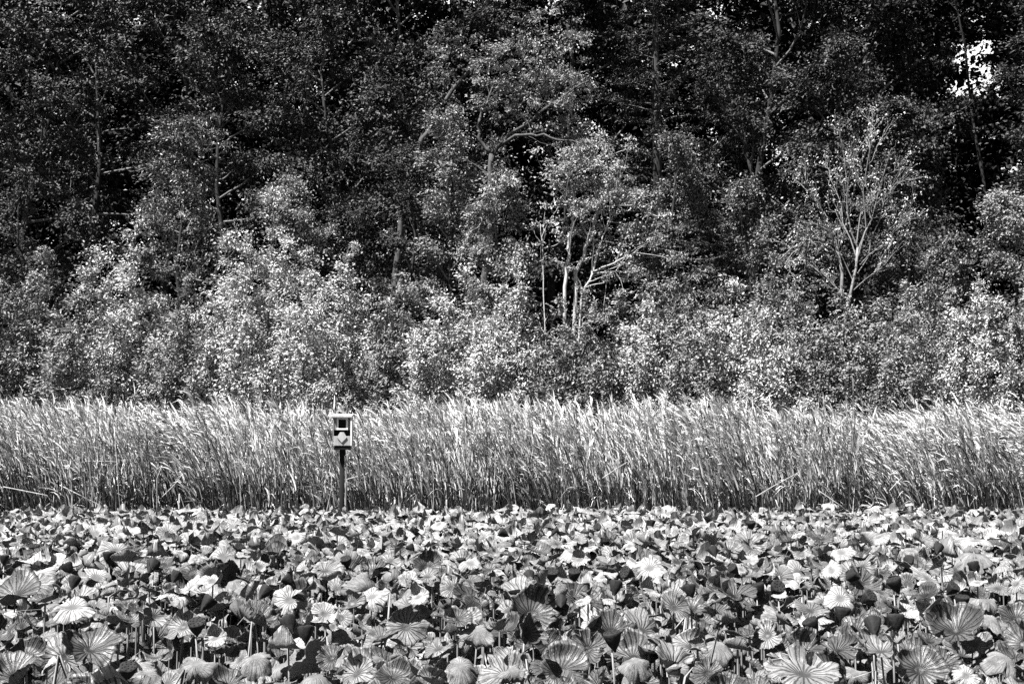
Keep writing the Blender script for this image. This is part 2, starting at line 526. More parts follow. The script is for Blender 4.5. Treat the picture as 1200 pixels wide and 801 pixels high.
def shrub(name, px, top_py, Y, width_px, label, cat='shrub', group=None, mat='leaf_pale', seed=0, n_leaf=15000, size=0.075, stems=11, clump=0.36, aspect=0.42, bark='twig', wind=0.6, spire=0.5):
    """many stems from the ground, leafy from the ground to the upright plumes at the top"""
    rng = np.random.default_rng(seed)
    top = P(px, top_py, Y)
    gz = float(ground_z(top[0], Y))
    H = top[2] - gz
    RX = width_px / F * Y * 0.5
    root = empty(name, (top[0], Y, gz), label, cat, group)
    sb, C, RD, OUT = MB(), [], [], []
    for i in range(stems):
        az = i * 2.4 + rng.random()
        q_ = math.sqrt((i + 0.3) / stems)
        rr = RX * 0.85 * q_
        tgt = np.array([math.cos(az) * rr, math.sin(az) * rr * 0.8, H * (1 - 0.42 * q_ ** 2) * rng.uniform(0.86, 1.0)])
        if i == 0: tgt[2] = H
        p0 = np.array([math.cos(az) * rr * 0.3, math.sin(az) * rr * 0.3, -0.15])
        s = np.linspace(0, 1, 8)[:, None]
        path = p0 * (1 - s) + tgt * s
        path[:, :2] = p0[:2] + (tgt[:2] - p0[:2]) * (s ** 1.5)
        path += np.concatenate([np.zeros((1, 3)), rng.normal(size=(7, 3)) * 0.05 * RX], 0) * s
        sb.tube(path, np.linspace(0.035, 0.008, 8) * (0.6 + H * 0.09), 5, cap=False)
        nb = int(9 + H * 2.4)
        for k in range(nb):
            t = 0.10 + 0.9 * (k + rng.random()) / nb
            p, td = at_path(path, min(t, 0.999))
            a2 = rng.random() * 6.28
            d = np.array([math.cos(a2), math.sin(a2), rng.uniform(0.0, 0.9)]) + td * 0.3
            ln = RX * rng.uniform(0.15, 0.5) * (1.15 - 0.85 * t)
            bp = bend_path(rng, p, d, ln + 0.1, 4, 0.08, 0.12, WIND * 0.05)
            sb.tube(bp, np.linspace(0.010, 0.004, 4) * (0.6 + H * 0.07), 4, cap=False)
            hd = norm(np.array([d[0], d[1], 0.3]))
            for e, rs in ((bp[-1], 1.0), (bp[2], 0.8)):
                C.append(e); RD.append(clump * rng.uniform(0.55, 1.25) * rs); OUT.append(hd)
        for k in range(3):
            C.append(path[-1] + np.array([0, 0, -0.25 * k * spire])); RD.append(clump * (0.45 + 0.12 * k)); OUT.append(np.array([0, 0, 1.]))
    sb.build('stems', M[bark], root, True)
    C, RD, OUT = np.array(C), np.array(RD), np.array(OUT)
    tc = np.clip(rng.normal(0.5, 0.25, len(C)), 0, 1)
    V, T, tone = clump_leaves(rng, C, RD, OUT, max(4, int(n_leaf / len(C))), size, aspect, 0.75, wind, tc)
    link('foliage', make_mesh('foliage', V, [T], M[mat], tone), root)
    return root

# ------------------------------------------------------------------ far forest
G4 = 'tall forest trees filling the top of the view'
# far wood behind everything, open where the sky shows through at the upper right
rng = np.random.default_rng(5)
nC = 9500
yy = rng.uniform(62, 84, nC)
xx = rng.uniform(-0.62, 0.62, nC) * yy
gz = ground_z(xx, yy)
zz = gz + rng.uniform(0, 1, nC) ** 0.9 * (33 - gz)
u_, v_ = proj(xx, yy, zz)
hole = np.zeros(nC, bool)
for a, b, ra, rb in ((1122, 110, 14, 12), (1120, 70, 12, 17), (1137, 82, 9, 15), (1151, 54, 11, 12), (1158, 92, 13, 15), (1136, 60, 9, 9), (1172, 96, 9, 9), (1146, 102, 8, 10)):
    hole |= ((u_ - a) / (ra + 4.5)) ** 2 + ((v_ - b) / (rb + 4.5)) ** 2 < 1.0
hole &= rng.random(nC) > 0.09
C = np.stack([xx, yy, zz], -1)[~hole]
V, T, tone = clump_leaves(rng, C, rng.uniform(0.7, 1.6, len(C)), norm(np.tile(np.array([[0, -1., 0.3]]), (len(C), 1))), 66, 0.44, 0.7, 0.7, 0.3)
fw = link('distant_forest', make_mesh('distant_forest', V, [T], M['leaf_shaded'], tone))
tag(fw, 'dark mass of distant forest seen between the tall trees', 'forest', kind='stuff')

D = [  # back row of tall trees: px, top_py, Y, width, label
    (30, -120, 55, 260, 'tall dark tree at the far left behind the black gap'),
    (200, -150, 57, 260, 'tall dark tree behind the broad left tree crown'),
    (360, -110, 54, 240, 'tall dark tree with white sky specks, left of centre'),
    (500, -140, 56, 250, 'tall dark tree above the leaning limbs, at back'),
    (650, -120, 57, 240, 'tall dark tree behind the spreading lit crown'),
    (860, -140, 55, 250, 'tall dark tree just right of the conifer'),
    (990, -120, 56, 230, 'tall dark tree above the bare pale tree, at back'),
    (1075, -60, 58, 110, 'narrow dark tree on the left rim of the sky opening'),
    (1245, -80, 55, 130, 'tall dark tree on the right rim of the sky opening'),
]
for i, (px, py, Y, wd, lb) in enumerate(D):
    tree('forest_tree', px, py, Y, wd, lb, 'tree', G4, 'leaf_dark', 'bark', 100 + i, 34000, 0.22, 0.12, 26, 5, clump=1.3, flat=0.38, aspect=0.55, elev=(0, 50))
# thin dark foliage high over the sky opening
tree('forest_tree', 1150, -230, 60, 200, 'dark tree whose crown hangs over the sky opening', 'tree', G4, 'leaf_shaded', 'bark', 130, 9000, 0.24, 0.66, 18, 6, r0=0.13, clump=1.0, aspect=0.55, elev=(0, 50))

Cc = [  # middle forest row
    (-10, 20, 46, 200, 'dark leafy tree cut by the left edge of the picture', 'leaf_dark'),
    (120, -30, 47, 230, 'big tree with lit rounded boughs at upper left', 'leaf_mid'),
    (265, 10, 45, 210, 'dark tree with lit bough tips, above the pale left shrubs', 'leaf_dark'),
    (400, -20, 46, 190, 'dark tree with crooked pale limbs, left of centre', 'leaf_dark'),
    (500, 25, 44, 170, 'dark tree with scattered lit leaves above the spire-topped tree', 'leaf_dark'),
    (870, 30, 46, 200, 'dark tree with lit crown edge right of the conifer', 'leaf_dark'),
    (985, 40, 45, 190, 'dark tree directly behind the bare pale tree', 'leaf_dark'),
    (1065, 110, 43, 130, 'small dark tree below and left of the sky opening', 'leaf_dark'),
    (1225, -20, 46, 140, 'dark tree cut by the right edge of the picture', 'leaf_dark'),
]
for i, (px, py, Y, wd, lb, mt) in enumerate(Cc):
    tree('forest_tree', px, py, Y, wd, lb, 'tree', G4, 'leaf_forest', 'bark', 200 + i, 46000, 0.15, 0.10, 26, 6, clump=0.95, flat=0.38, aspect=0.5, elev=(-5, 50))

# conifer with level fanned boughs
def conifer(px, top_py, Y, width_px, label, seed):
    rng = np.random.default_rng(seed)
    top = P(px, top_py, Y)
    gz = float(ground_z(top[0], Y))
    H = top[2] - gz
    RX = width_px / F * Y * 0.5
    root = empty('conifer', (top[0], Y, gz), label, 'conifer')
    tb = MB()
    tb.tube([[0, 0, -0.2], [0.05, 0, H * 0.5], [0, 0, H]], [0.3, 0.18, 0.03], 9)
    tb.build('trunk', M['bark'], root, True)
    bb, c, ax, nr = MB(), [], [], []
    nb = 120
    for i in range(nb):
        f = (i + rng.random()) / nb
        z = H * (0.12 + 0.87 * f)
        az = i * 2.4 + rng.normal() * 0.3
        ln = RX * (1.08 - 0.85 * f) * rng.uniform(0.7, 1.15)
        d = np.array([math.cos(az), math.sin(az), 0.15])
        p = bend_path(rng, [0, 0, z], d, ln, 7, -0.02, 0.09)
        p[-1, 2] += 0.15
        bb.tube(p, np.linspace(0.035, 0.008, 7), 4, cap=False)
        for k in range(22):
            s = 0.15 + 0.85 * (k + rng.random()) / 22
            q0, dd = at_path(p, min(s, 0.999))
            sd = norm(np.cross(dd, [0, 0, 1.])) * rng.choice([-1, 1])
            tw = norm(dd * 0.8 + sd * rng.uniform(0.4, 1.0) + np.array([0, 0, rng.uniform(-0.25, 0.1)]))
            tl = 0.75 * (1.1 - s * 0.6) * rng.uniform(0.5, 1.1)
            for r_ in range(16):
                c.append(q0 + tw * tl * (r_ + rng.random()) / 16 + rng.normal(size=3) * 0.045)
                ax.append(tw + rng.normal(size=3) * 0.5); nr.append(np.array([0, 0, 1.]) + rng.normal(size=3) * 0.5)
    bb.build('branches', M['twig'], root, True)
    c, ax, nr = np.array(c), np.array(ax), np.array(nr)
    L = rng.uniform(0.10, 0.2, len(c))
    V, T = leaf_arrays(rng, c, ax, nr, L, L * 0.28)
    link('crown', make_mesh('crown', V, [T], M['needle'], np.repeat(rng.random(len(c)), 4)), root)
conifer(765, -150, 43, 230, 'dark conifer with level drooping boughs, top centre right', 31)

# ------------------------------------------------------------------ spreading tree with leaning limbs (px 560-690, py 70-190)
def path_tree(name, Y, paths, label, cat, bark, leafmat, seed, clump_px, n_leaf, size, ground_py=None, clump=0.4, aspect=0.45, group=None, subs=6, flat=0.5, wind=0.5):
    """stems and limbs along drawn paths [(px,py,dY)...], radius in metres; leaf clumps round (px,py,rx,ry)"""
    rng = np.random.default_rng(seed)
    base = P(paths[0][0][0][0], paths[0][0][0][1], Y)
    gz = float(ground_z(base[0], Y))
    root = empty(name, (base[0], Y, gz), label, cat, group)
    org = np.array([base[0], Y, gz])
    C, RD, OUT = [], [], []
    for k, (pts, r_a, r_b, isstem) in enumerate(paths):
        w_ = np.array([P(a, b, Y + c) for a, b, c in pts]) - org
        if isstem == 2:
            w_ = np.concatenate([[[w_[0][0] * 0.6, 0, -0.15]], w_], 0)
        t = np.linspace(0, 1, len(w_)); tt = np.linspace(0, 1, len(w_) * 3)
        sm = np.stack([np.interp(tt, t, w_[:, a]) for a in range(3)], -1)
        sm[1:-1] = (sm[:-2] + sm[2:] + 2 * sm[1:-1]) / 4
        sm[1:-1] += rng.normal(size=(len(sm) - 2, 3)) * r_a * 0.35
        rr = np.linspace(r_a, r_b, len(sm))
        mb = MB(); mb.tube(sm, rr, 8)
        for j in range(subs):
            p, d = at_path(sm, rng.uniform(0.35, 0.999))
            sd2 = d + rng.normal(size=3) * 0.7 + np.array([0, 0, 0.2])
            sp = bend_path(rng, p, sd2, rng.uniform(0.5, 1.5), 5, 0.04, 0.15, WIND * 0.02)
            mb.tube(sp, np.linspace(max(0.009, r_b * 0.6), 0.006, 5), 4, cap=False)
            C.append(sp[-1]); RD.append(clump * rng.uniform(0.5, 1.1)); OUT.append(norm(sp[-1] - p))
        mb.build('trunk' if isstem else 'limb', M[bark], root, True)
    for (a, b, rx, ry, n) in clump_px:
        for i in range(n):
            th, q_ = rng.random() * 6.28, math.sqrt(rng.random())
            p = P(a + rx * q_ * math.cos(th), b + ry * q_ * math.sin(th), Y + rng.normal() * rx / F * Y * 0.5) - org
            C.append(p); RD.append(clump * rng.uniform(0.5, 1.2)); OUT.append(norm(np.array([math.cos(th), rng.normal() * 0.6 - 0.2, 0.2])))
    C, RD, OUT = np.array(C), np.array(RD), np.array(OUT)
    if n_leaf:
        tc = np.clip(rng.normal(0.5, 0.25, len(C)), 0, 1)
        V, T, tone = clump_leaves(rng, C, RD, OUT, max(2, int(n_leaf / len(C))), size, aspect, flat, wind, tc)
        link('crown', make_mesh('crown', V, [T], M[leafmat], tone), root)
    return root

path_tree('spreading_tree', 39, [
    ([(570, 330, 0), (572, 230, 0), (576, 180, 0)], 0.15, 0.09, 2),
    ([(576, 180, 0), (600, 155, -.4), (628, 138, -.8), (660, 110, -1), (690, 95, -1)], 0.08, 0.025, 0),
    ([(576, 180, 0), (561, 165, 0), (561, 140, 0), (572, 118, 0), (580, 90, 0)], 0.075, 0.025, 0),
    ([(580, 178, 0), (600, 160, -1), (630, 158, -1.4), (655, 164, -1.8), (690, 168, -2)], 0.07, 0.02, 0),
], 'leafy tree with pale limbs slanting up right, above centre', 'tree', 'bark_mid', 'leaf_mid', 41,
    [(650, 105, 45, 28, 60), (610, 70, 50, 25, 36), (640, 40, 50, 30, 30), (590, 120, 40, 25, 22), (670, 150, 24, 14, 16), (540, 70, 40, 30, 20)], 17000, 0.11, clump=0.42, aspect=0.4, flat=0.4)

path_tree('leaning_tree', 40, [
    ([(462, 300, 0), (480, 210, 0), (503, 150, 0), (512, 132, 0), (528, 105, 0), (547, 88, 0), (572, 66, 0), (590, 30, 0)], 0.14, 0.04, 2),
], 'dark tree leaning right with a bare slanting trunk above the spire-topped tree', 'tree', 'bark_mid', 'leaf_dark', 43,
    [(560, 50, 45, 30, 30), (470, 190, 40, 40, 30), (590, 25, 40, 20, 20)], 12000, 0.13, clump=0.5, subs=10)

# ------------------------------------------------------------------ second row: small trees between forest and shrubs
G3 = 'small trees behind the shrub thicket'
B = [
    (225, 150, 37, 175, 'mid grey bushy tree behind the two palest shrubs', 'leaf_dim', 15000),
    (60, 185, 39, 60, 'thin dark sapling beside the black gap at left', 'leaf_forest', 4000),
    (345, 200, 36, 120, 'rounded small tree right of the tall pale left shrub', 'leaf_mid', 11000),
    (430, 235, 37, 120, 'dim small tree left of the spire-topped tree', 'leaf_forest', 10000),
    (478, 165, 36.5, 110, 'dark small tree hiding the foot of the leaning trunk', 'leaf_forest', 11000),
    (520, 128, 36, 120, 'spire-topped small tree with a pointed lit crown', 'leaf_mid', 13000),
    (575, 195, 34, 110, 'full bright-leaved small tree left of the pale trunks', 'leaf_mid', 13000),
    (795, 155, 35, 150, 'broad small tree with upswept leaves right of the pale trunks', 'leaf_dim', 16000),
    (890, 205, 35, 120, 'small tree between the broad one and the bare tree', 'leaf_dim', 11000),
    (1065, 180, 36, 110, 'loose dark small tree right behind the bare tree', 'leaf_forest', 9000),
    (1110, 280, 34, 110, 'low rounded small tree under the dark forest gap at right', 'leaf_dim', 10000),
    (1185, 222, 33, 130, 'bushy small tree at the right edge under the dark gap', 'leaf_mid', 13000),
]
for i, (px, py, Y, wd, lb, mt, n) in enumerate(B):
    tree('small_tree', px, py, Y, wd, lb, 'tree', G3, mt, 'bark', 300 + i, int(n * 2.1), 0.105, 0.10, 26, 6, clump=0.52, flat=0.5, aspect=0.45, elev=(0, 65))

# pale three-stemmed tree
path_tree('pale_trunk_tree', 31.5, [
    ([(662, 335, 0), (666, 305, 0), (667, 285, 0), (671, 262, 0), (673, 248, 0)], 0.057, 0.036, 2),
    ([(672, 335, .2), (680, 308, .2), (687, 290, .2), (691, 280, .2), (697, 258, .2), (701, 245, .2)], 0.060, 0.039, 2),
    ([(695, 322, -.3), (699, 302, -.3), (705, 283, -.3), (711, 268, -.3), (716, 250, -.3)], 0.030, 0.012, 0),
    ([(701, 245, .2), (697, 228, .2), (699, 212, .2), (693, 190, 0)], 0.033, 0.009, 0),
    ([(701, 245, .2), (712, 236, 0), (724, 226, -.2), (727, 205, -.3)], 0.027, 0.007, 0),
    ([(673, 248, 0), (664, 236, -.2), (659, 226, -.3), (648, 218, -.4)], 0.024, 0.007, 0),
    ([(673, 252, 0), (674, 235, .1), (668, 215, .1)], 0.024, 0.007, 0),
    ([(706, 243, 0), (722, 241, -.3), (742, 238, -.5)], 0.021, 0.006, 0),
    ([(695, 318, -.3), (715, 310, -.6), (730, 302, -.8), (748, 294, -1)], 0.027, 0.006, 0),
    ([(695, 320, -.3), (715, 318, -.3), (733, 318, -.3)], 0.018, 0.006, 0),
    ([(680, 345, -.3), (690, 330, -.3), (696, 318, -.3)], 0.030, 0.027, 2),
    ([(637, 338, .4), (637, 300, .4), (633, 262, .4)], 0.021, 0.007, 2),
], 'slim pale three-stemmed tree with an airy bright crown', 'tree', 'bark_bare2', 'leaf_airy', 51,
    [(690, 190, 32, 26, 42), (705, 225, 40, 20, 26), (665, 205, 22, 16, 12), (725, 265, 24, 14, 8), (655, 270, 12, 14, 5), (670, 240, 20, 12, 6)], 13000, 0.085, clump=0.36, aspect=0.5)

# bare pale tree with upright branches
def bare_tree():
    rng = np.random.default_rng(61)
    Y = 30.6
    base = P(988, 420, Y)
    gz = float(ground_z(base[0], Y))
    org = np.array([base[0], Y, gz])
    root = empty('bare_tree', tuple(org), 'leafless pale tree with a fan of upright branches at right', 'tree')
    mb, bb = MB(), MB()
    tr = np.array([P(a, b, Y) for a, b in ((985, 440), (986, 400), (993, 360), (1003, 315), (1005, 290))]) - org
    tr = np.concatenate([[[0, 0, -0.2]], tr])
    mb.tube(tr, np.linspace(0.055, 0.032, len(tr)), 8)
    mb.build('trunk', M['bark_bare'], root, True)
    tips = []
    def br(p, tgt, r, lev):
        n = 6
        s = np.linspace(0, 1, n)[:, None]
        pth = p * (1 - s) + tgt * s
        pth[1:-1] += rng.normal(size=(n - 2, 3)) * np.linalg.norm(tgt - p) * 0.03
        bb.tube(pth, np.linspace(r, r * 0.35, n), 5, cap=False)
        tips.append(pth[-1])
        if lev > 0:
            for k in range(7 if lev == 2 else 5):
                q0, d = at_path(pth, rng.uniform(0.25, 0.95))
                ln = np.linalg.norm(tgt - p) * rng.uniform(0.25, 0.5)
                dd = norm(d + rng.normal(size=3) * 0.33 + np.array([0, 0, 0.12]))
                br(q0, q0 + dd * ln, max(0.008, r * 0.45), lev - 1)
    tg = [((1005, 290), (990, 178), .052), ((1003, 300), (968, 200), .05), ((1006, 292), (1022, 160), .055), ((1006, 300), (1042, 182), .05), ((1004, 285), (1006, 170), .05),
          ((1000, 330), (942, 215), .04), ((1008, 310), (1075, 250), .035), ((1000, 340), (1062, 285), .03), ((998, 350), (940, 300), .03), ((1005, 320), (1050, 215), .035)]
    for (a, b, r) in tg:
        br(P(*a, Y) - org, P(*b, Y + rng.normal() * 0.6) - org, r * 0.42, 2)
    # the arching limb at its left foot
    for pth, r in (([(986, 345), (987, 318), (984, 296), (978, 278), (968, 268), (955, 263), (944, 262), (930, 256)], .05), ([(968, 268), (957, 276), (948, 282), (938, 285), (926, 291), (914, 303)], .03),
                   ([(985, 298), (974, 288), (960, 284), (944, 289), (930, 296), (918, 308)], .03), ([(944, 262), (950, 268), (948, 283), (946, 300), (948, 322)], .026)):
        w_ = np.array([P(a, b, Y + 0.3 * math.sin(a * 0.06)) for i, (a, b) in enumerate(pth)]) - org
        w_ += rng.normal(size=w_.shape) * 0.03
        bb.tube(w_, np.linspace(r, r * 0.4, len(w_)), 5, cap=False)
        for k in range(7):
            q0, d = at_path(w_, rng.uniform(0.2, 0.97))
            br(q0, q0 + norm(d + rng.normal(size=3) * 0.6 + np.array([0, 0, 0.2])) * rng.uniform(0.4, 1.0), 0.009, 1)
    bb.build('branches', M['bark_bare'], root, True)
    C = np.array(tips)
    C = C[rng.random(len(C)) < 0.9]
    V, T, tone = clump_leaves(rng, C, np.full(len(C), 0.28), norm(rng.normal(size=(len(C), 3))), 6, 0.07, 0.45)
    link('sparse_leaves', make_mesh('sparse_leaves', V, [T], M['leaf_pale'], tone), root)
bare_tree()

# ------------------------------------------------------------------ front thicket of shrubs
G2 = 'leafy shrubs in the thicket behind the reeds'
A = [
    (-25, 290, 29.5, 130, 'grey shrub cut by the left edge behind the reeds', 'leaf_mid'),
    (45, 295, 30.0, 110, 'dim grey shrub second from the left edge', 'leaf_mid'),
    (145, 262, 30.0, 165, 'palest rounded shrub with a lit double top, at left', 'leaf_pale'),
    (215, 330, 28.2, 110, 'low grey shrub between the two palest left shrubs', 'leaf_mid'),
    (310, 222, 31.0, 190, 'tallest pale shrub with a leaning lit top, left of the nest box', 'leaf_pale'),
    (275, 330, 28.0, 120, 'low pale shrub in front of the tallest pale shrub', 'leaf_pale'),
    (400, 285, 30.0, 130, 'grey-white shrub directly above the nest box', 'leaf_pale'),
    (465, 320, 29.0, 110, 'dense grey shrub just right of the nest box', 'leaf_mid'),
    (540, 318, 29.2, 120, 'pale shrub with several upright plumes near the centre', 'leaf_pale'),
    (602, 306, 30.0, 80, 'narrow pale shrub with one tall plume near the centre', 'leaf_pale'),
    (682, 345, 28.0, 110, 'lowest grey shrub at the foot of the pale stems', 'leaf_mid'),
    (655, 352, 28.6, 110, 'low grey shrub under the pale three-stemmed tree', 'leaf_mid'),
    (725, 345, 28.8, 110, 'low grey shrub right of the three pale stems', 'leaf_mid'),
    (785, 298, 30.0, 130, 'grey shrub below the broad small tree, right of centre', 'leaf_mid'),
    (850, 330, 28.8, 120, 'bright-flecked shrub left of the arching bare limbs', 'leaf_pale'),
    (905, 300, 30.5, 110, 'feathery shrub behind the arching bare limbs', 'leaf_mid'),
    (945, 365, 28.4, 110, 'low dense shrub left of the bare tree foot', 'leaf_mid'),
    (985, 345, 28.4, 130, 'low grey shrub hiding the foot of the bare tree', 'leaf_mid'),
    (1025, 350, 29.4, 110, 'low shrub right of the bare tree trunk', 'leaf_mid'),
    (1085, 305, 30.0, 120, 'grey shrub below the low rounded small tree', 'leaf_mid'),
    (1140, 330, 28.8, 110, 'bright shrub near the right edge behind the reeds', 'leaf_pale'),
    (355, 335, 28.0, 110, 'low pale shrub up left of the nest box', 'leaf_pale'),
    (505, 350, 28.2, 100, 'low pale shrub between nest box and the plumed shrub', 'leaf_pale'),
    (575, 355, 28.0, 100, 'low pale shrub below the narrow plumed one', 'leaf_pale'),
    (755, 355, 28.0, 100, 'low shrub right of the foot of the pale stems', 'leaf_pale'),
    (815, 370, 27.8, 100, 'low shrub left of the bright-flecked shrub', 'leaf_mid'),
    (890, 360, 28.0, 110, 'low pale shrub below the arching bare limbs', 'leaf_pale'),
    (1060, 365, 28.0, 110, 'low shrub between bare tree and bright right shrub', 'leaf_mid'),
    (85, 345, 28.2, 110, 'low grey shrub left of the palest rounded shrub', 'leaf_mid'),
    (1215, 300, 29.4, 120, 'shrub cut by the right edge behind the reeds', 'leaf_mid'),
]
for i, (px, py, Y, wd, lb, mt) in enumerate(A):
    shrub('shrub', px, py, Y, wd, lb, 'shrub', G2, mt, 400 + i, int(wd * 215), 0.092)
# low ground cover filling the foot of the thicket
rng = np.random.default_rng(77)
n = 2600
yy = rng.uniform(26.4, 29.0, n)
xx = rng.uniform(-0.62, 0.62, n) * yy
zz = ground_z(xx, yy) + rng.uniform(0.1, 1.0, n) * rng.uniform(1.2, 3.0, n)
C = np.stack([xx, yy, zz], -1)
V, T, tone = clump_leaves(rng, C, rng.uniform(0.2, 0.45, n), norm(rng.normal(size=(n, 3)) + np.array([0, -0.8, 0.4])), 42, 0.075, 0.42, 0.7, 0.6, np.clip(rng.normal(0.4, 0.3, n), 0, 1))
ug = link('undergrowth', make_mesh('undergrowth', V, [T], M['leaf_mid'], tone))
tag(ug, 'grey leafy undergrowth along the foot of the thicket behind the reeds', 'undergrowth', kind='stuff')

# ------------------------------------------------------------------ reed bed
def ribbon(pts, wid, side):
    """pts (n,k,3), wid (n,k), side (n,3) -> V, quads"""
    n, k, _ = pts.shape
    s = side[:, None] * wid[..., None] * 0.5
    V = np.stack([pts - s, pts + s], 2).reshape(-1, 3)
    b = (np.arange(n) * k * 2)[:, None, None] + (np.arange(k - 1) * 2)[None, :, None]
    q = (b + np.array([0, 1, 3, 2])[None, None]).reshape(-1, 4)
    return V, q

def reeds():
    rng = np.random.default_rng(9)
    N = 12000
    x = rng.uniform(-17, 17, N)
    y = 20.4 + 6.3 * rng.random(N) ** 1.25 + 0.25 * np.sin(x * 1.1) + 0.15 * np.sin(x * 2.7 + 1)
    for hx_, hw_, hd_ in ((-0.5, 0.7, 1.0), (2.0, 0.55, 0.8), (5.0, 0.4, 0.6), (7.2, 0.9, 1.0), (9.3, 0.6, 0.8), (-6.2, 0.6, 0.7), (-8.6, 0.5, 0.7), (-3.9, 0.4, 0.5)):
        y = y + hd_ * np.exp(-((x - hx_) / hw_) ** 2) * np.clip((23.5 - y) / 3, 0, 1)   # hollows in the front of the stand
    # clumps: drawn together
    cx = np.round(x / 0.42 + rng.normal(size=N) * 0.2) * 0.42
    x = x * 0.5 + cx * 0.5
    swell = 0.12 * np.sin(x * 0.55 + 0.6) + 0.10 * np.sin(x * 1.3 + 2.0) + 0.06 * np.sin(x * 3.1)
    h = 2.76 + swell * 0.7 + rng.normal(size=N) * 0.13 - (rng.random(N) ** 5) * 1.2
    lean = -(0.10 + 0.24 * np.clip((x - 2) / 7, 0, 1) + 0.07 * np.sin(x * 1.9) + 0.05 * np.sin(x * 4.3 + 1) + rng.normal(size=N) * 0.12)
    cid = np.floor(x / 0.42).astype(int) % 97 + 97 * (np.floor(y / 0.6).astype(int) % 13)
    lean = lean + (rng.normal(size=97 * 13) * 0.10)[cid]
    h = h + (rng.normal(size=97 * 13) * 0.07)[cid]
    leany = rng.normal(size=N) * 0.12 - np.where(y < 21.5, 0.20, 0.05)
    k = 7
    s = np.linspace(0, 1, k)[None]
    pts = np.stack([x[:, None] + lean[:, None] * s ** 2.3 * h[:, None] * 0.75 + rng.normal(size=(N, 1)) * 0.10 * s,
                    y[:, None] + leany[:, None] * s ** 1.8 * h[:, None],
                    -0.3 + (h[:, None] + 0.3) * s * (1 - 0.10 * s * np.abs(lean[:, None]))], -1)
    Vs, Qs, Ts = [], [], []
    off = 0
    # stems, three-sided; mostly near-black, the shade at the base put into their colour
    rad = (0.0105 * rng.uniform(0.6, 1.3, N))[:, None] * (1 - 0.75 * s)
    th = rng.random(N)[:, None] * 6.28 + np.arange(3)[None] * 2.094
    ring = np.stack([np.cos(th), np.sin(th), np.zeros_like(th)], -1)
    V = (pts[:, :, None] + rad[:, :, None, None] * ring[:, None]).reshape(-1, 3)
    b = (np.arange(N) * k * 3)[:, None, None, None] + (np.arange(k - 1) * 3)[None, :, None, None]
    j = np.arange(3); jn = (j + 1) % 3
    q = (b + np.stack([j, jn, jn + 3, j + 3], -1)[None, None]).reshape(-1, 4)
    Vs.append(V); Qs.append(q + off); off += len(V)
    Ts.append(np.repeat(np.where(rng.random(N) < 0.12, rng.uniform(0.3, 0.8, N), rng.uniform(0.0, 0.03, N)), k * 3))
    # blades
    def blades(idx, t0, ln, wid, droop, out, tn, kk=5):
        nonlocal off
        n = len(idx)
        f = t0 * (k - 1); i0 = np.minimum(f.astype(int), k - 2); fr = (f - i0)[:, None]
        p0 = pts[idx, i0] * (1 - fr) + pts[idx, i0 + 1] * fr
        tg = norm(pts[idx, i0 + 1] - pts[idx, i0])
        az = rng.random(n) * 6.28
        o = np.stack([np.cos(az) - 0.35, np.sin(az) - 0.1, np.zeros(n)], -1) * out[:, None]
        d0 = norm(tg + o)
        ss = np.linspace(0, 1, kk)[None, :, None]
        pp = p0[:, None] + d0[:, None] * ln[:, None, None] * ss + np.stack([-rng.uniform(0.0, 0.3, n) * ln, np.zeros(n), -droop * ln], -1)[:, None] * ss ** 2.2
        side = norm(np.cross(d0, np.stack([rng.normal(size=n) * 0.45 - 0.45, rng.normal(size=n) * 0.45 - 0.75, rng.normal(size=n) * 0.4 + 0.6], -1)))
        ww = wid[:, None] * np.array([0.6, 1.0, 0.95, 0.65, 0.08])[None] if kk == 5 else wid[:, None] * np.array([0.7, 1.0, 0.1])[None]
        V, q = ribbon(pp, ww, side)
        Vs.append(V); Qs.append(q + off); off += len(V)
        Ts.append(np.repeat(tn, kk * 2))
    nb = 7
    idx = np.repeat(np.arange(N), nb)
    n = len(idx)
    t0 = np.where(y[idx] < 22.4, 0.56, 0.47)
    t0 = t0 + (0.985 - t0) * rng.random(n) ** 0.8
    blades(idx, t0, rng.uniform(0.3, 0.75, n) * (1.25 - 0.75 * t0), rng.uniform(0.015, 0.036, n), rng.uniform(0.0, 0.5, n), rng.uniform(0.04, 0.26, n), np.clip(rng.normal(0.62, 0.3, n), 0.02, 1))
    # fine tufts at the tips
    idx = np.repeat(np.arange(N), 7)
    n = len(idx)
    blades(idx, rng.uniform(0.80, 0.995, n), rng.uniform(0.08, 0.22, n), rng.uniform(0.008, 0.018, n), rng.uniform(0.1, 0.7, n), rng.uniform(0.2, 0.7, n), np.clip(rng.normal(0.7, 0.25, n), 0, 1), 3)
    # broken hanging blades low in the front of the stand
    fr = np.where(y < 22.3)[0]
    idx = rng.choice(fr, 800)
    n = len(idx)
    blades(idx, rng.uniform(0.15, 0.55, n), rng.uniform(0.25, 0.7, n), rng.uniform(0.008, 0.018, n), rng.uniform(0.3, 1.3, n), rng.uniform(0.3, 1.2, n), np.clip(rng.normal(0.5, 0.3, n), 0, 1))
    me = make_mesh('reed_bed', np.concatenate(Vs), [np.concatenate(Qs)], M['reed'], np.concatenate(Ts))
    tag(link('reed_bed', me), 'wide stand of tall wind-bent reeds across the pond edge', 'reeds', kind='stuff')
reeds()

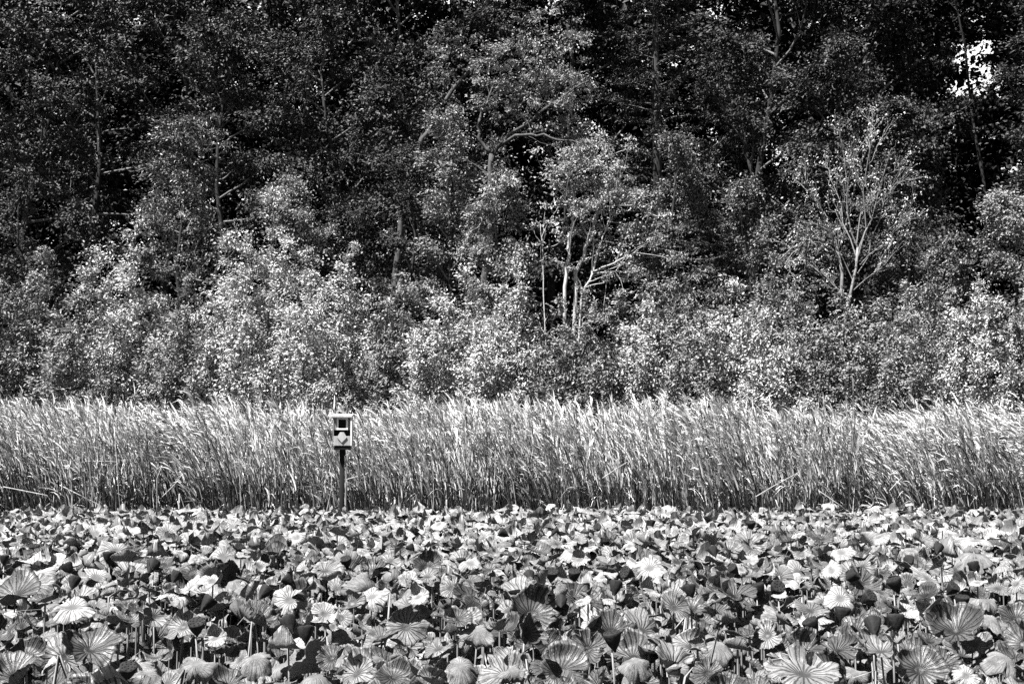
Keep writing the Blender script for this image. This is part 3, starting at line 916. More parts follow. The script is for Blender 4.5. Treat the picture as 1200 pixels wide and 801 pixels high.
# bent and broken stalks one can pick out in front of the stand
GB = 'broken reed stalks leaning in front of the reeds'
bent = [
    ((4, 570), (55, 580), (60, 588), 'pale snapped reed stalk low at the far left'), ((70, 568), (98, 582), (122, 594), 'long pale stalk slanting down right near the left'),
    ((99, 540), (120, 540), (140, 541), 'pale stalk lying level across the reeds at left'), ((134, 500), (138, 560), (141, 602), 'bright upright stalk, left part, reaching the lotus'),
    ((184, 602), (184, 560), (190, 545), 'thick forked dry stalk left of the nest box'), ((190, 582), (205, 567), (214, 555), 'thin stalk slanting up right, left of the nest box'),
    ((382, 602), (388, 575), (389, 555), 'pale stalk leaning beside the nest box post'), ((393, 600), (388, 560), (386, 552), 'short pale stalk crossing beside the nest box post'),
    ((404, 562), (418, 558), (431, 554), 'thin level stalk touching the nest box post'), ((508, 602), (508, 560), (504, 520), 'pale upright stalk right of the cut stubs'),
    ((706, 560), (722, 549), (735, 541), 'stalk slanting across the dark hollow at centre'), ((880, 585), (905, 570), (936, 553), 'long stalk slanting up right, right of centre'),
    ((960, 575), (985, 592), (992, 598), 'stalk slanting down right in the right part'), ((1042, 575), (1050, 566), (1057, 559), 'pale kinked stalk in the dark base at right'),
    ((1130, 560), (1142, 570), (1146, 580), 'forked pale stalk near the right edge'),
]
for i, (a, b, c, lb) in enumerate(bent):
    Y = 19.75 + 0.1 * (i % 3)
    pts = np.array([P(*a, Y), P(*b, Y - 0.05), P(*c, Y)])
    org = pts[int(np.argmin(pts[:, 2]))].copy()
    r = empty('broken_reed', tuple(org), lb, 'reed stalk', GB)
    mb = MB()
    t = np.linspace(0, 2, 9)
    sm = np.stack([np.interp(t, [0, 1, 2], pts[:, k]) for k in range(3)], -1) - org
    mb.tube(sm, np.linspace(0.009, 0.005, 9), 6)
    mb.build('stalk', M['dry_stalk'], r, True)
    rng = np.random.default_rng(900 + i)
    tip = sm[-1]
    V, q = ribbon(np.array([[tip, tip + np.array([-0.08, -0.02, -0.06]), tip + np.array([-0.17, -0.02, -0.2])]]), np.array([[0.014, 0.014, 0.003]]), np.array([[0.3, 0.2, 0.9]]))
    link('leaf', make_mesh('leaf', V, [q], M['dry_stalk']), r)
GS = 'cut reed stubs at the edge of the lotus'
stubs = [(462.5, 585, .04, 'tallest cut stub of the pale cluster right of the nest box'), (477, 595, .03, 'short cut stub between two taller stubs'), (486, 586, .035, 'tall cut stub beside the short one, right of the nest box'),
         (523, 585, .03, 'cut stub with a white tuft right of the stub cluster'), (529, 597, .04, 'low wide cut stub right of the white-tufted stub'), (210, 578, .03, 'single cut stub standing left of the nest box'),
         (543, 596, .015, 'thin short cut stub farthest right of the cluster'), (468, 594, .025, 'lowest cut stub behind the tallest stub')]
for i, (px, py, rr, lb) in enumerate(stubs):
    Y = 19.7 + 0.1 * (i % 2)
    t = P(px, py, Y)
    r = empty('cut_reed_stub', (t[0], Y, 0), lb, 'reed stub', GS)
    mb = MB()
    mb.tube([[0.01, 0, -0.4], [0, 0, t[2] * 0.5], [0.006, 0, t[2] - 0.01], [0.004, 0, t[2]]], [rr * 0.55, rr * 0.5, rr * 0.48, rr * 0.36], 9)
    mb.build('stub', M['dry_stalk'], r, True)
    mb = MB()
    for k in range(3):
        a = k * 2.1 + i
        mb.tube([[0, 0, t[2] * 0.8], [math.cos(a) * 0.03, math.sin(a) * 0.02, t[2] * 0.9], [math.cos(a) * 0.07, math.sin(a) * 0.04, t[2] * 0.86]], [0.007, 0.006, 0.002], 4)
    mb.build('sheath', M['dry_stalk'], r, True)

# ------------------------------------------------------------------ nest box on a post
def nest_box():
    Y = 19.3
    c = P(401.5, 522, Y)
    px = Y / F
    root = empty('nest_box', (c[0], Y, 0), 'white weathered wooden nest box on a dark post in front of the reeds', 'nest box')
    root.rotation_euler = (0, 0, R(4))
    zb = c[2]
    W, Hh, Dp = 0.29, 0.49, 0.28
    mb = MB(); mb.tube([[0.01, 0, -0.5], [0, 0, 0.8], [-0.01, 0, zb - 0.06]], [0.046, 0.044, 0.042], 12); mb.build('post', M['wood_dark'], root, True)
    mb = MB(); mb.box((0.055, -0.05, -0.4), (0.075, -0.02, zb - 0.25), bev=0.004); mb.build('post_batten', M['wood_grey'], root)
    mb = MB(); mb.box((-0.135, -Dp / 2 - 0.01, zb - 0.07), (0.135, Dp / 2, zb), bev=0.006); mb.build('base_board', M['wood_dark'], root)
    mb = MB(); mb.box((-0.05, -0.05, zb - 0.17), (0.05, 0.05, zb - 0.071), bev=0.01); mb.build('bracket', M['wood_dark'], root)
    z0 = zb + 0.001
    z1 = z0 + Hh
    mb = MB(); mb.box((-W / 2, Dp / 2 - 0.02, z0), (W / 2, Dp / 2, z1), bev=0.003); mb.build('back_panel', M['wood_grey'], root)
    mb = MB(); mb.box((W / 2 - 0.001, -Dp / 2 - 0.03, z0), (W / 2 + 0.024, Dp / 2, z1 + 0.0), bev=0.004); mb.build('side_panel', M['wood_white'], root)  # right panel, paler than the left one
    mb = MB(); mb.box((-W / 2 - 0.02, -Dp / 2 + 0.02, z0 + 0.10), (-W / 2, Dp / 2, z1), bev=0.004); mb.build('side_panel', M['wood_grey'], root)
    # roof, sloping a little to the front
    rot = Euler((R(5), 0, 0)).to_matrix()
    mb = MB(); mb.box((-W / 2 - 0.03, -Dp / 2 - 0.05, z1 + 0.006), (W / 2 + 0.026, Dp / 2 + 0.03, z1 + 0.045), np.array(rot), (0, 0, z1), 0.005); mb.build('roof', M['wood_pale'], root)
    # upper box front with square entrance
    yf = -Dp / 2 + 0.03
    e0, e1 = z0 + 0.30, z0 + 0.45
    fr = MB()
    fr.box((-W / 2 + 0.004, yf, z0 + 0.27), (-0.07, yf + 0.02, z1 - 0.003), bev=0.003)
    fr.box((0.07, yf, z0 + 0.27), (W / 2 - 0.004, yf + 0.02, z1 - 0.003), bev=0.003)
    fr.box((-0.0695, yf, e1), (0.0695, yf + 0.02, z1 - 0.003), bev=0.003)
    fr.box((-0.0695, yf, z0 + 0.27), (0.0695, yf + 0.02, e0), bev=0.003)
    fr.build('upper_front', M['wood_grey'], root)
    tr = MB()
    tr.box((-0.095, yf - 0.022, e0 - 0.03), (-0.066, yf - 0.002, e1 + 0.03), bev=0.003)
    tr.box((0.066, yf - 0.022, e0 - 0.03), (0.095, yf - 0.002, e1 + 0.03), bev=0.003)
    tr.box((-0.0655, yf - 0.022, e1 + 0.002), (0.0655, yf - 0.002, e1 + 0.03), bev=0.003)
    tr.box((-0.0655, yf - 0.022, e0 - 0.03), (0.0655, yf - 0.002, e0 - 0.002), bev=0.003)
    tr.build('entrance_frame', M['wood_white'], root)
    mb = MB(); mb.box((-0.1, yf + 0.06, z0 + 0.27), (0.1, yf + 0.075, z1 - 0.02)); mb.build('entrance_shade', M['pod_cell'], root)  # near-black sheet behind the opening, painted shade of the box interior
    # near-black strip as painted shade under the ledge, then the pale lower front
    mb = MB(); mb.box((-W / 2 + 0.004, yf + 0.05, z0 + 0.16), (W / 2 - 0.004, yf + 0.065, z0 + 0.268)); mb.build('ledge_shade', M['wood_dark'], root)
    mb = MB(); mb.box((-W / 2 + 0.002, -Dp / 2 - 0.025, z0 + 0.002), (W / 2 - 0.003, -Dp / 2 - 0.003, z0 + 0.165), bev=0.004); mb.build('lower_front', M['wood_mid'], root)
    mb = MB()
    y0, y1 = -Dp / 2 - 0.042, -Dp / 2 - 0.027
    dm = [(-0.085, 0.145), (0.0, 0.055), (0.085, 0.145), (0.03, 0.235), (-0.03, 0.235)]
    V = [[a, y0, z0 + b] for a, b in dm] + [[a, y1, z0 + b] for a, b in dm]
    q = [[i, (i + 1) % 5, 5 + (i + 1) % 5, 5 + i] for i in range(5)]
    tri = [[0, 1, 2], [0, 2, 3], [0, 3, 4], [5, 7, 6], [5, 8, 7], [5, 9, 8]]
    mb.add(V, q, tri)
    mb.build('sunlit_patch', M['wood_pale'], root)  # paler plate shaped as the patch of sunlight on the lower front
nest_box()

# ------------------------------------------------------------------ lotus
def blade_arrays(rng, Rr, segs, rings, cup=0.2, pw=1.6, wave=0.06, wn=3, funnel=0.04, fold=0.0, fold_ax=0.0, curl=0.0, curl_az=0.0, crumple=0.0, rib=0.006, droop=0.0, notch=0.0, nv=20, thick=0.003):
    rk = (np.arange(rings) + 1) / rings
    rk = rk ** 0.85
    th = np.arange(segs) / segs * 2 * math.pi
    TH, RK = np.meshgrid(th, rk)
    ph = rng.random(6) * 6.28
    edge = 1 + 0.05 * np.sin(2 * TH + ph[0]) + 0.03 * np.sin(5 * TH + ph[1]) + 0.02 * np.sin(9 * TH + ph[2]) - notch * np.exp(-((np.mod(TH - ph[3], 6.283) - 3.14) / 0.35) ** 2)
    r = Rr * RK * (1 + (edge - 1) * RK)
    x, y = r * np.cos(TH), r * np.sin(TH)
    z = Rr * (cup * RK ** pw + wave * RK ** 2 * np.sin(wn * TH + ph[4]) + 0.35 * wave * RK ** 3 * np.sin((wn * 2 + 1) * TH + ph[5]) - funnel * np.exp(-(RK / 0.22) ** 2))
    z += rib * RK * np.abs(np.sin(nv * TH / 2))
    z -= Rr * droop * RK ** 2.5
    if curl:
        k = np.exp(-((np.mod(TH - curl_az + math.pi, 2 * math.pi) - math.pi) / 0.8) ** 2) * np.clip((RK - 0.55) / 0.45, 0, 1) ** 1.3
        z += Rr * curl * k
        x *= 1 - 0.45 * abs(curl) * k
        y *= 1 - 0.45 * abs(curl) * k
    if crumple:
        for f in (7, 13, 23):
            a = rng.normal(size=3) * f
            b = rng.normal(size=3) * f
            z += crumple * Rr * np.sin(a[0] * x / Rr * .5 + a[1] * y / Rr * .5 + a[2]) * RK * (6 / f)
            x += crumple * Rr * 0.5 * np.sin(b[0] * x / Rr * .5 + b[1] * z / Rr + b[2]) * RK * (6 / f)
    if fold:
        ca, sa = math.cos(fold_ax), math.sin(fold_ax)
        u = x * ca + y * sa
        v = -x * sa + y * ca
        kap = fold / Rr
        u2 = np.sin(kap * u) / kap - z * np.sin(kap * u)
        z2 = (1 - np.cos(kap * u)) / kap + z * np.cos(kap * u)
        x, y, z = u2 * ca - v * sa, u2 * sa + v * ca, z2
    if crumple > 0.07:                      # ragged, torn rim
        jit = 1 - 0.10 * rng.random(segs)
        for _ in range(4):
            c_ = rng.integers(segs); jit[c_] *= rng.uniform(0.5, 0.8); jit[(c_ + 1) % segs] *= rng.uniform(0.75, 0.95)
        k_ = 1 - (1 - jit)[None, :] * np.clip((RK - 0.45) / 0.55, 0, 1)
        x, y = x * k_, y * k_
    z0 = -Rr * funnel
    top = np.concatenate([[[0, 0, z0]], np.stack([x, y, z], -1).reshape(-1, 3)])
    uvt = np.concatenate([[[0, 0]], np.stack([TH / (2 * math.pi), RK], -1).reshape(-1, 2)])
    top[:, 2] -= z0                      # the stalk meets the blade at its origin
    n = len(top)
    V = np.concatenate([top, top - np.array([0, 0, thick])])
    uv = np.concatenate([uvt, uvt])
    s = np.arange(segs); sn = (s + 1) % segs
    t_top = np.stack([np.zeros(segs, int), 1 + s, 1 + sn], -1)
    qs = []
    for k in range(rings - 1):
        b = 1 + k * segs
        qs.append(np.stack([b + s, b + segs + s, b + segs + sn, b + sn], -1))
    q_top = np.concatenate(qs)
    b = 1 + (rings - 1) * segs
    rim = np.stack([b + s, n + b + s, n + b + sn, b + sn], -1)
    q_bot = q_top[:, ::-1] + n
    t_bot = t_top[:, ::-1] + n
    Q = np.concatenate([q_top, rim, q_bot])
    T = np.concatenate([t_top, t_bot])
    mq = np.concatenate([np.zeros(len(q_top)), np.zeros(len(rim)), np.ones(len(q_bot))])
    mt = np.concatenate([np.zeros(len(t_top)), np.ones(len(t_bot))])
    return V, Q, T, uv, mq, mt

LOOKS = {  # look: (material, description, shape settings)
    'dark_cup':  ('lotus_dark', 'dark ribbed cup-shaped lotus leaf', dict(cup=0.42, pw=1.5, wave=0.15, wn=2, funnel=0.12, rib=0.002, crumple=0.075, curl=0.5, notch=0.12)),
    'dark_flat': ('lotus_dark', 'dark flat lotus leaf with radiating ribs', dict(cup=0.14, wave=0.15, wn=2, funnel=0.10, rib=0.002, notch=0.2, crumple=0.08, curl=0.4)),
    'mid_wavy':  ('lotus_mid', 'grey wavy-edged lotus leaf', dict(cup=0.08, wave=0.20, wn=2, funnel=0.08, droop=0.08, rib=0.001, crumple=0.09, curl=0.5, notch=0.1)),
    'mid_fold':  ('lotus_mid', 'grey lotus leaf folded like a shell', dict(cup=0.08, wave=0.10, fold=1.25, funnel=0.04, rib=0.002, crumple=0.085, notch=0.12)),
    'pale_round': ('lotus_pale', 'pale rounded lotus leaf', dict(cup=0.06, wave=0.12, funnel=0.07, droop=0.2, rib=0.001, crumple=0.085, notch=0.12, curl=-0.35)),
    'pale_fan':  ('lotus_pale', 'pale lotus leaf with one curled rim', dict(cup=0.10, wave=0.15, wn=2, curl=0.9, funnel=0.05, rib=0.001, crumple=0.085)),
    'dry_crumple': ('lotus_dry', 'withered crumpled lotus leaf', dict(cup=0.0, wave=0.22, crumple=0.13, droop=0.35, fold=-1.0, notch=0.25, rib=0.001)),
    'dry_droop': ('lotus_dry', 'withered lotus leaf drooping like a wet cloth', dict(cup=-0.1, wave=0.26, wn=2, crumple=0.09, droop=0.6, notch=0.15, rib=0.001)),
}
rng = np.random.default_rng(21)
VAR = {}      # look -> list of (mesh, lowres arrays)
for lk, (mt, desc, kw) in LOOKS.items():
    VAR[lk] = []
    for k in range(6):
        kk = dict(kw)
        kk['fold_ax'] = rng.random() * 6.28
        kk['curl_az'] = rng.random() * 6.28
        if kk.get('fold'): kk['fold'] *= rng.uniform(0.7, 1.3)
        kk['cup'] = kk.get('cup', 0.1) + rng.normal() * 0.03
        sd_ = int(rng.integers(1 << 30))
        hi = blade_arrays(np.random.default_rng(sd_), 1.0 * 0.22, 60, 8, nv=20, **kk)
        lo = blade_arrays(np.random.default_rng(sd_), 1.0 * 0.22, 20, 4, nv=20, **dict(kk, rib=0))
        Vh, Qh, Th, uvh, mq, mtt = hi
        me = make_mesh('lotus_blade', Vh, [Qh, Th], [M[mt], M['lotus_under']], np.full(len(Vh), rng.uniform(0.3, 0.7)), uvh, [mq, mtt], True)
        VAR[lk].append((me, lo))

# stalk mesh of unit height
mb = MB()
zz = np.linspace(-0.55, 1, 7)
mb.tube(np.stack([0.03 * np.sin(zz * 3), 0.02 * np.cos(zz * 2) - 0.02, zz], -1) - np.array([0.03 * math.sin(3), 0.02 * math.cos(2) - 0.02, 0]), np.linspace(0.0075, 0.0055, 7), 6)
tmp = mb.build('stalk', M['stalk'], None, True)
STALK = tmp.data
bpy.data.objects.remove(tmp)

# hero leaves seen in the photograph: px, py, width px, look, tilt to camera (deg), turn (deg)
HERO = [
    (622, 722, 80, 'dark_cup', 42, 10), (612, 698, 84, 'mid_wavy', 30, 0), (688, 762, 62, 'dark_flat', 55, 5), (716, 742, 60, 'dark_cup', 38, -10), (500, 666, 46, 'dark_cup', 40, 5),
    (437, 672, 52, 'dark_flat', 45, -20), (436, 700, 62, 'pale_round', 30, -20), (476, 735, 74, 'mid_wavy', 58, 10), (546, 722, 54, 'mid_fold', 35, 30), (938, 768, 70, 'dark_cup', 30, 25),
    (1078, 786, 84, 'dark_flat', 48, -5), (1120, 742, 86, 'dark_cup', 26, -15), (985, 702, 56, 'pale_round', 48, 0), (900, 745, 56, 'mid_wavy', 50, -20), (1024, 754, 56, 'dark_flat', 50, 15),
    (762, 666, 58, 'pale_round', 40, 0), (790, 712, 62, 'mid_wavy', 55, 15), (340, 704, 60, 'pale_round', 52, 5), (222, 690, 52, 'pale_fan', 35, -35), (180, 722, 58, 'mid_fold', 40, 40),
    (85, 712, 76, 'pale_round', 24, 15), (18, 700, 84, 'dark_flat', 35, -10), (105, 762, 90, 'dark_flat', 30, 10), (1132, 792, 48, 'pale_round', 50, 0), (653, 638, 34, 'mid_wavy', 30, 20),
    (680, 656, 34, 'pale_fan', 35, 0), (738, 640, 30, 'pale_round', 35, 0), (760, 692, 40, 'pale_fan', 30, 20), (745, 722, 44, 'pale_round', 40, -25), (950, 716, 60, 'mid_wavy', 30, 10),
    (860, 700, 62, 'dark_cup', 22, 10), (560, 738, 66, 'dry_crumple', 30, 0), (640, 757, 50, 'dark_flat', 45, 20), (300, 730, 66, 'dark_cup', 24, 30), (262, 712, 58, 'mid_fold', 30, -30),
    (215, 735, 60, 'mid_wavy', 45, -10), (252, 748, 40, 'pale_fan', 40, 0), (30, 770, 60, 'dark_flat', 40, 20), (418, 790, 70, 'mid_wavy', 45, -30), (460, 795, 60, 'dark_flat', 30, 10),
    (230, 778, 70, 'dry_crumple', 35, 0), (300, 770, 60, 'dry_droop', 30, 0), (390, 772, 50, 'dark_flat', 35, -10), (175, 790, 54, 'dry_crumple', 40, 10), (540, 780, 60, 'dry_droop', 40, 0),
    (600, 785, 50, 'dry_crumple', 40, 0), (745, 775, 56, 'dry_droop', 30, 0), (795, 785, 60, 'dry_crumple', 40, 0), (840, 755, 60, 'dry_droop', 30, 0), (1000, 788, 54, 'dry_crumple', 40, 0),
    (1160, 725, 60, 'dry_crumple', 30, 0), (1180, 772, 60, 'dry_droop', 35, 20), (1170, 690, 50, 'mid_wavy', 30, 0), (1060, 715, 46, 'pale_fan', 30, 10), (830, 790, 50, 'dark_flat', 40, 0),
    (380, 720, 46, 'pale_fan', 45, 30), (395, 690, 44, 'mid_wavy', 35, 10), (530, 690, 50, 'mid_wavy', 40, 10), (575, 668, 46, 'mid_fold', 25, 15), (490, 700, 40, 'pale_fan', 35, -20),
]
rng = np.random.default_rng(33)
INST = []     # x, y, z, radius, look, variant, tilt axis rotation (ex, ey, ez), tone
def solve_Y(py, z):
    lo_, hi_ = 3.0, 60.0
    for _ in range(40):
        m_ = (lo_ + hi_) / 2
        if proj(0, m_, z)[1] > py: lo_ = m_
        else: hi_ = m_
    return lo_
for (px, py, wd, lk, tilt, turn) in HERO:
    z = rng.uniform(0.92, 1.04)
    Y = solve_Y(py, z)
    x = P(px, py, Y)[0]
    INST.append((x, Y, z, wd / F * Y / 2 / (1.25 if lk.startswith('dark') else 1.4), lk, int(rng.integers(6)), (R(tilt), R(turn * 0.5), R(turn)), True))
nh = len(INST)
hx = np.array([i[0] for i in INST]); hy = np.array([i[1] for i in INST]); hr = np.array([i[3] for i in INST])
# the rest of the bed
looks = list(LOOKS)
pts = []
tries = 0
grid = {}
while tries < 160000:
    tries += 1
    y = math.sqrt(rng.uniform(4.6 ** 2, 20.15 ** 2))
    hw = 0.5 * y + 1.6
    x = rng.uniform(-hw, hw)
    dmin = 0.125 if y > 12 else (0.13 if y > 9 else 0.135)
    if np.any((hx - x) ** 2 + (hy - y) ** 2 < (hr * 0.8) ** 2): continue
    # keep the view of the hero leaves clear
    gk = (int(x / 0.25), int(y / 0.25))
    bad = False
    for a in (-1, 0, 1):
        for b in (-1, 0, 1):
            for (u, v) in grid.get((gk[0] + a, gk[1] + b), ()):
                if (u - x) ** 2 + (v - y) ** 2 < dmin * dmin: bad = True
    if bad: continue
    if y < 9 and rng.random() < 0.25: continue
    grid.setdefault(gk, []).append((x, y))
    pts.append((x, y))
print('lotus leaves', len(pts) + nh)
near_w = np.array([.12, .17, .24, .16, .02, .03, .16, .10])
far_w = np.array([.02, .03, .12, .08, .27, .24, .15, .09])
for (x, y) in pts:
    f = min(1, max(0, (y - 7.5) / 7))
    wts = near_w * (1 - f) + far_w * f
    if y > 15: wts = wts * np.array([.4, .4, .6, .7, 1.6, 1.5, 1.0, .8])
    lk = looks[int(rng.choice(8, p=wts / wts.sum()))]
    z = 0.88 + rng.normal() * (0.09 if y < 14 else 0.05) + 0.04 * math.sin(x * 1.3 + y * 0.9)
    rr = (rng.uniform(0.055, 0.14) if y < 10 else rng.uniform(0.075, 0.17)) if rng.random() < 0.85 else rng.uniform(0.15, 0.21)
    # leaves that would stand in front of a hero leaf grow lower
    d = (hx - x) ** 2 + (hy - y) ** 2
    infront = np.any((np.abs(hx * y / hy - x) < hr * 0.9) & (hy - y > 0) & (hy - y < 0.9))
    if infront: z = min(z, 0.72); rr *= 0.85
    if lk.startswith('dry'): z -= rng.uniform(0.0, 0.22)
    tl = min(abs(rng.normal(0, 34)), 80)
    if y > 17: tl *= 0.6
    ax = rng.normal(-90, 70)
    # tilt direction: towards the camera and to the left, as the wind lays them
    dirz = R(ax)
    nx_, ny_ = math.cos(dirz), math.sin(dirz)
    q1 = Vector((nx_ * math.sin(R(tl)), ny_ * math.sin(R(tl)), math.cos(R(tl)))).to_track_quat('Z', 'Y')
    e = (q1.to_matrix() @ Euler((0, 0, rng.random() * 6.28)).to_matrix()).to_euler()
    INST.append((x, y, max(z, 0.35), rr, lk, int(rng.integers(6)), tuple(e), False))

# small torn and withered leaves between and below the big ones
for _ in range(4200):
    y = math.sqrt(rng.uniform(5.0 ** 2, 20.4 ** 2))
    x = rng.uniform(-0.5 * y - 1, 0.5 * y + 1)
    lk = ('dry_crumple', 'dry_droop', 'pale_fan', 'mid_fold', 'pale_round')[int(rng.integers(5))]
    z = rng.uniform(0.25, 0.78) if y < 10 else rng.uniform(0.55, 0.97)
    INST.append((x, y, z, rng.uniform(0.05, 0.13), lk, int(rng.integers(6)), (rng.normal() * 0.8, rng.normal() * 0.8, rng.random() * 6.28), False))

# 300 that show largest: things; the rest: one stuff object
vis = []
for k, it in enumerate(INST):
    u, v = proj(it[0], it[1], it[2])
    inside = -20 < u < 1220 and v < 830
    vis.append((0 if it[7] else (1 if inside else 9), -it[3] / it[1], k))
order = [k for _, _, k in sorted(vis)]
indiv = set([k for k in order if vis[k][0] < 9][:300])
GL = 'lotus leaves standing over the pond'
objs = []
for k in sorted(indiv, key=lambda q: INST[q][0]):
    x, y, z, rr, lk, vr, e, hero = INST[k]
    root = empty('lotus_leaf', (x, y, 0), 'lotus leaf', 'lotus leaf', GL)
    b = bpy.data.objects.new('blade', VAR[lk][vr][0])
    COL.objects.link(b); b.parent = root
    b.location = (0, 0, z); b.rotation_euler = e
    sc_ = rr / 0.22
    b.scale = (sc_, sc_, sc_)
    s_ = bpy.data.objects.new('stalk', STALK)
    COL.objects.link(s_); s_.parent = root
    s_.scale = (1, 1, z - 0.004)
    s_.rotation_euler = (0, 0, (k * 1.7) % 6.28)
    u, v = proj(x, y, z)
    objs.append((root, lk, u, v))
def ordinal(i):
    w_ = ['first', 'second', 'third', 'fourth', 'fifth', 'sixth', 'seventh', 'eighth', 'ninth', 'tenth', 'eleventh', 'twelfth', 'thirteenth', 'fourteenth', 'fifteenth', 'sixteenth', 'seventeenth', 'eighteenth', 'nineteenth', 'twentieth']
    return w_[min(i, 19)]
def rows(v):
    for lim, nm in ((655, 'far rows'), (690, 'upper rows'), (725, 'middle rows'), (760, 'near rows'), (900, 'bottom rows')):
        if v < lim: return nm
def label_bins(items, text):
    bins = {}
    for it in items:
        third = ('left', 'middle', 'right')[0 if it[2] < 400 else (1 if it[2] < 800 else 2)]
        bins.setdefault((it[1], rows(it[3]), third), []).append(it)
    for (lk, rw, th_), L in bins.items():
        L.sort(key=lambda q: q[2])
        for i, it in enumerate(L):
            it[0]['label'] = '%s, %s such from left, %s, %s third' % (text(lk), ordinal(i), rw, th_)
label_bins(objs, lambda lk: LOOKS[lk][1])

Vs, Qs, Ts, UVs, TN, MQ, MT = [], [], [], [], [], [], []
off = 0
mats = [M['lotus_dark'], M['lotus_mid'], M['lotus_pale'], M['lotus_dry'], M['lotus_under'], M['stalk']]
slot = {'lotus_dark': 0, 'lotus_mid': 1, 'lotus_pale': 2, 'lotus_dry': 3}
th3 = np.arange(4) / 4 * 6.283
for k, it in enumerate(INST):
    if k in indiv: continue
    x, y, z, rr, lk, vr, e, hero = it
    V, Q, T, uv, mq, mt_ = VAR[lk][vr][1]
    m3 = np.array(Euler(e).to_matrix())
    Vw = (V * (rr / 0.22)) @ m3.T + np.array([x, y, z])
    Vs.append(Vw); Qs.append(Q + off); Ts.append(T + off); UVs.append(uv)
    TN.append(np.full(len(V), rng.random()))
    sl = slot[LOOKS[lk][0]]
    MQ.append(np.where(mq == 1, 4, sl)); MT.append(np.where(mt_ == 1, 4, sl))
    off += len(V)
    # its stalk
    c0 = np.array([x, y, -0.4]); c1 = np.array([x, y, z - 0.004])
    rg = np.stack([np.cos(th3), np.sin(th3), np.zeros(4)], -1) * 0.007
    Vw = np.concatenate([c0 + rg, c1 + rg])
    q = np.array([[i, (i + 1) % 4, 4 + (i + 1) % 4, 4 + i] for i in range(4)])
    Vs.append(Vw); Qs.append(q + off); UVs.append(np.zeros((8, 2))); TN.append(np.full(8, .5)); MQ.append(np.full(4, 5))
    off += 8
# bare and broken stalks
for _ in range(200):
    y = math.sqrt(rng.uniform(5.5 ** 2, 19 ** 2)); x = rng.uniform(-0.5 * y, 0.5 * y)
    h = rng.uniform(0.6, 1.05)
    c0 = np.array([x, y, -0.4]); c1 = np.array([x + rng.normal() * 0.14, y + rng.normal() * 0.1, h]); c2 = c1 + np.array([rng.normal() * 0.12, rng.normal() * 0.08, rng.uniform(-0.25, 0.04)])
    rg = np.stack([np.cos(th3), np.sin(th3), np.zeros(4)], -1) * rng.uniform(0.006, 0.010)
    Vw = np.concatenate([c0 + rg, c1 + rg, c2 + rg * 0.6])
    q = np.array([[b + i, b + (i + 1) % 4, b + 4 + (i + 1) % 4, b + 4 + i] for b in (0, 4) for i in range(4)])
    Vs.append(Vw); Qs.append(q + off); UVs.append(np.zeros((12, 2))); TN.append(np.full(12, .5)); MQ.append(np.full(8, 5))
    off += 12
me = make_mesh('lotus_bed', np.concatenate(Vs), [np.concatenate(Qs), np.concatenate(Ts)], mats, np.concatenate(TN), np.concatenate(UVs), [np.concatenate(MQ), np.concatenate(MT)], True)
tag(link('lotus_bed', me), 'dense carpet of pale lotus leaves stretching back to the reeds', 'lotus bed', kind='stuff')

# ------------------------------------------------------------------ seed pods
prof = [(0.006, -0.10), (0.010, -0.088), (0.020, -0.074), (0.034, -0.052), (0.044, -0.028), (0.050, -0.006), (0.052, 0.006), (0.049, 0.014), (0.043, 0.013)]
segs = 18
mbp = MB()
th = np.arange(segs) / segs * 2 * math.pi
lump = 1 + 0.05 * np.sin(5 * th)
Vp = np.concatenate([np.stack([r * np.cos(th) * lump, r * np.sin(th) * lump, np.full(segs, z)], -1) for r, z in prof] + [[[0, 0, 0.014]]])
qp = []
for k in range(len(prof) - 1):
    for i in range(segs):
        qp.append([k * segs + i, k * segs + (i + 1) % segs, (k + 1) * segs + (i + 1) % segs, (k + 1) * segs + i])
e_ = (len(prof) - 1) * segs
mbp.add(Vp, qp, [[e_ + i, e_ + (i + 1) % segs, len(Vp) - 1] for i in range(segs)])
t_ = mbp.build('pod', M['pod'], None, True); POD = t_.data; bpy.data.objects.remove(t_)
mbp = MB()
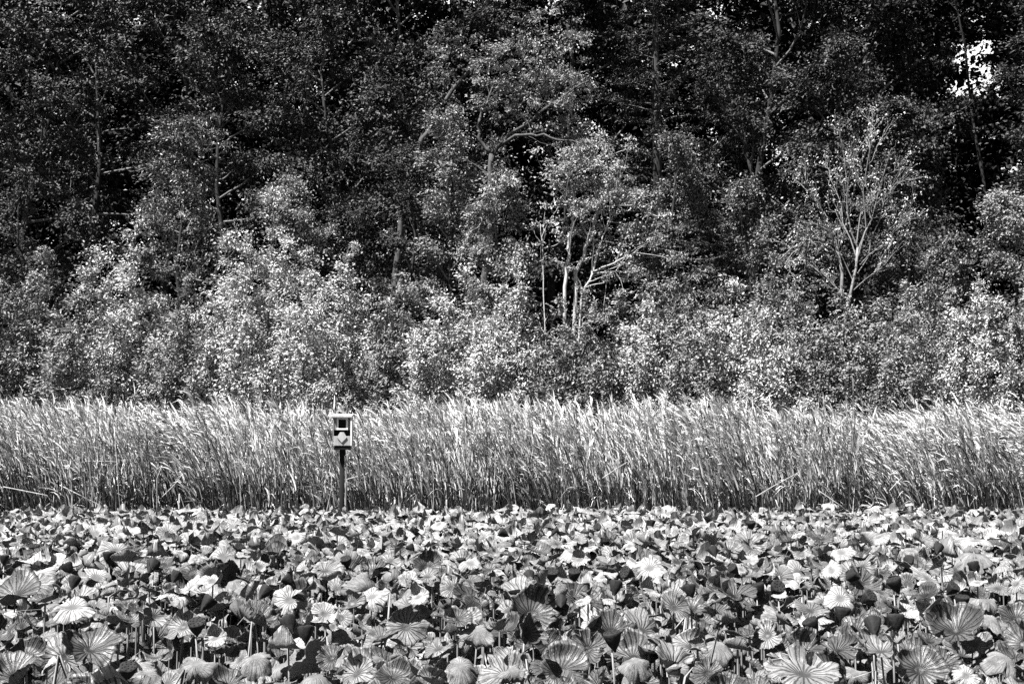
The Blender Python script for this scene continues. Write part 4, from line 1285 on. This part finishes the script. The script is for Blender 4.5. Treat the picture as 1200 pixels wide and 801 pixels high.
cells = [(0, 0)] + [(0.022 * math.cos(a), 0.022 * math.sin(a)) for a in np.arange(5) * 1.2566] + [(0.038 * math.cos(a), 0.038 * math.sin(a)) for a in np.arange(8) * 0.785 + 0.3]
for (a, b) in cells:
    mbp.tube([[a, b, 0.011], [a, b, 0.0165], [a, b, 0.018]], [0.006, 0.0055, 0.003], 7)
t_ = mbp.build('seeds', M['pod_cell'], None, True); SEED = t_.data; bpy.data.objects.remove(t_)
PODS = [(77, 663), (180, 660), (207, 672), (230, 730), (247, 702), (313, 690), (358, 662), (335, 677), (150, 782), (88, 678), (722, 683), (657, 703), (717, 743), (620, 673), (647, 670), (673, 670), (733, 670), (587, 623),
        (912, 687), (887, 686), (912, 643), (988, 714), (949, 728), (1023, 728), (1050, 722), (1047, 680), (1020, 698), (1128, 700), (1118, 687), (1002, 672), (977, 667), (858, 665), (880, 612), (835, 643), (808, 687),
        (337, 726), (358, 736), (40, 640), (5, 652), (480, 640), (650, 622), (1100, 640), (540, 655), (405, 655), (280, 640), (765, 610), (1140, 660), (1065, 655), (700, 617), (128, 648)]
rng = np.random.default_rng(55)
pods = []
GP = 'dark lotus seed pods on stalks above the leaves'
for i, (px, py) in enumerate(PODS):
    z = rng.uniform(1.04, 1.14)
    Y = solve_Y(py, z)
    x = P(px, py, Y)[0]
    root = empty('lotus_seed_pod', (x, Y, 0), 'pod', 'seed pod', GP)
    sc_ = rng.uniform(0.85, 1.25)
    b = bpy.data.objects.new('pod', POD); COL.objects.link(b); b.parent = root
    b.location = (0, 0, z); b.rotation_euler = (R(rng.normal(12, 22)), R(rng.normal(0, 22)), rng.random() * 6.28); b.scale = (sc_,) * 3
    s2 = bpy.data.objects.new('seeds', SEED); COL.objects.link(s2); s2.parent = b
    s_ = bpy.data.objects.new('stalk', STALK); COL.objects.link(s_); s_.parent = root
    s_.scale = (1, 1, z - 0.085 * sc_); s_.rotation_euler = (0, 0, rng.random() * 6.28)
    pods.append((root, 'pod', px, py))
label_bins(pods, lambda lk: 'dark dry seed pod on a stalk')
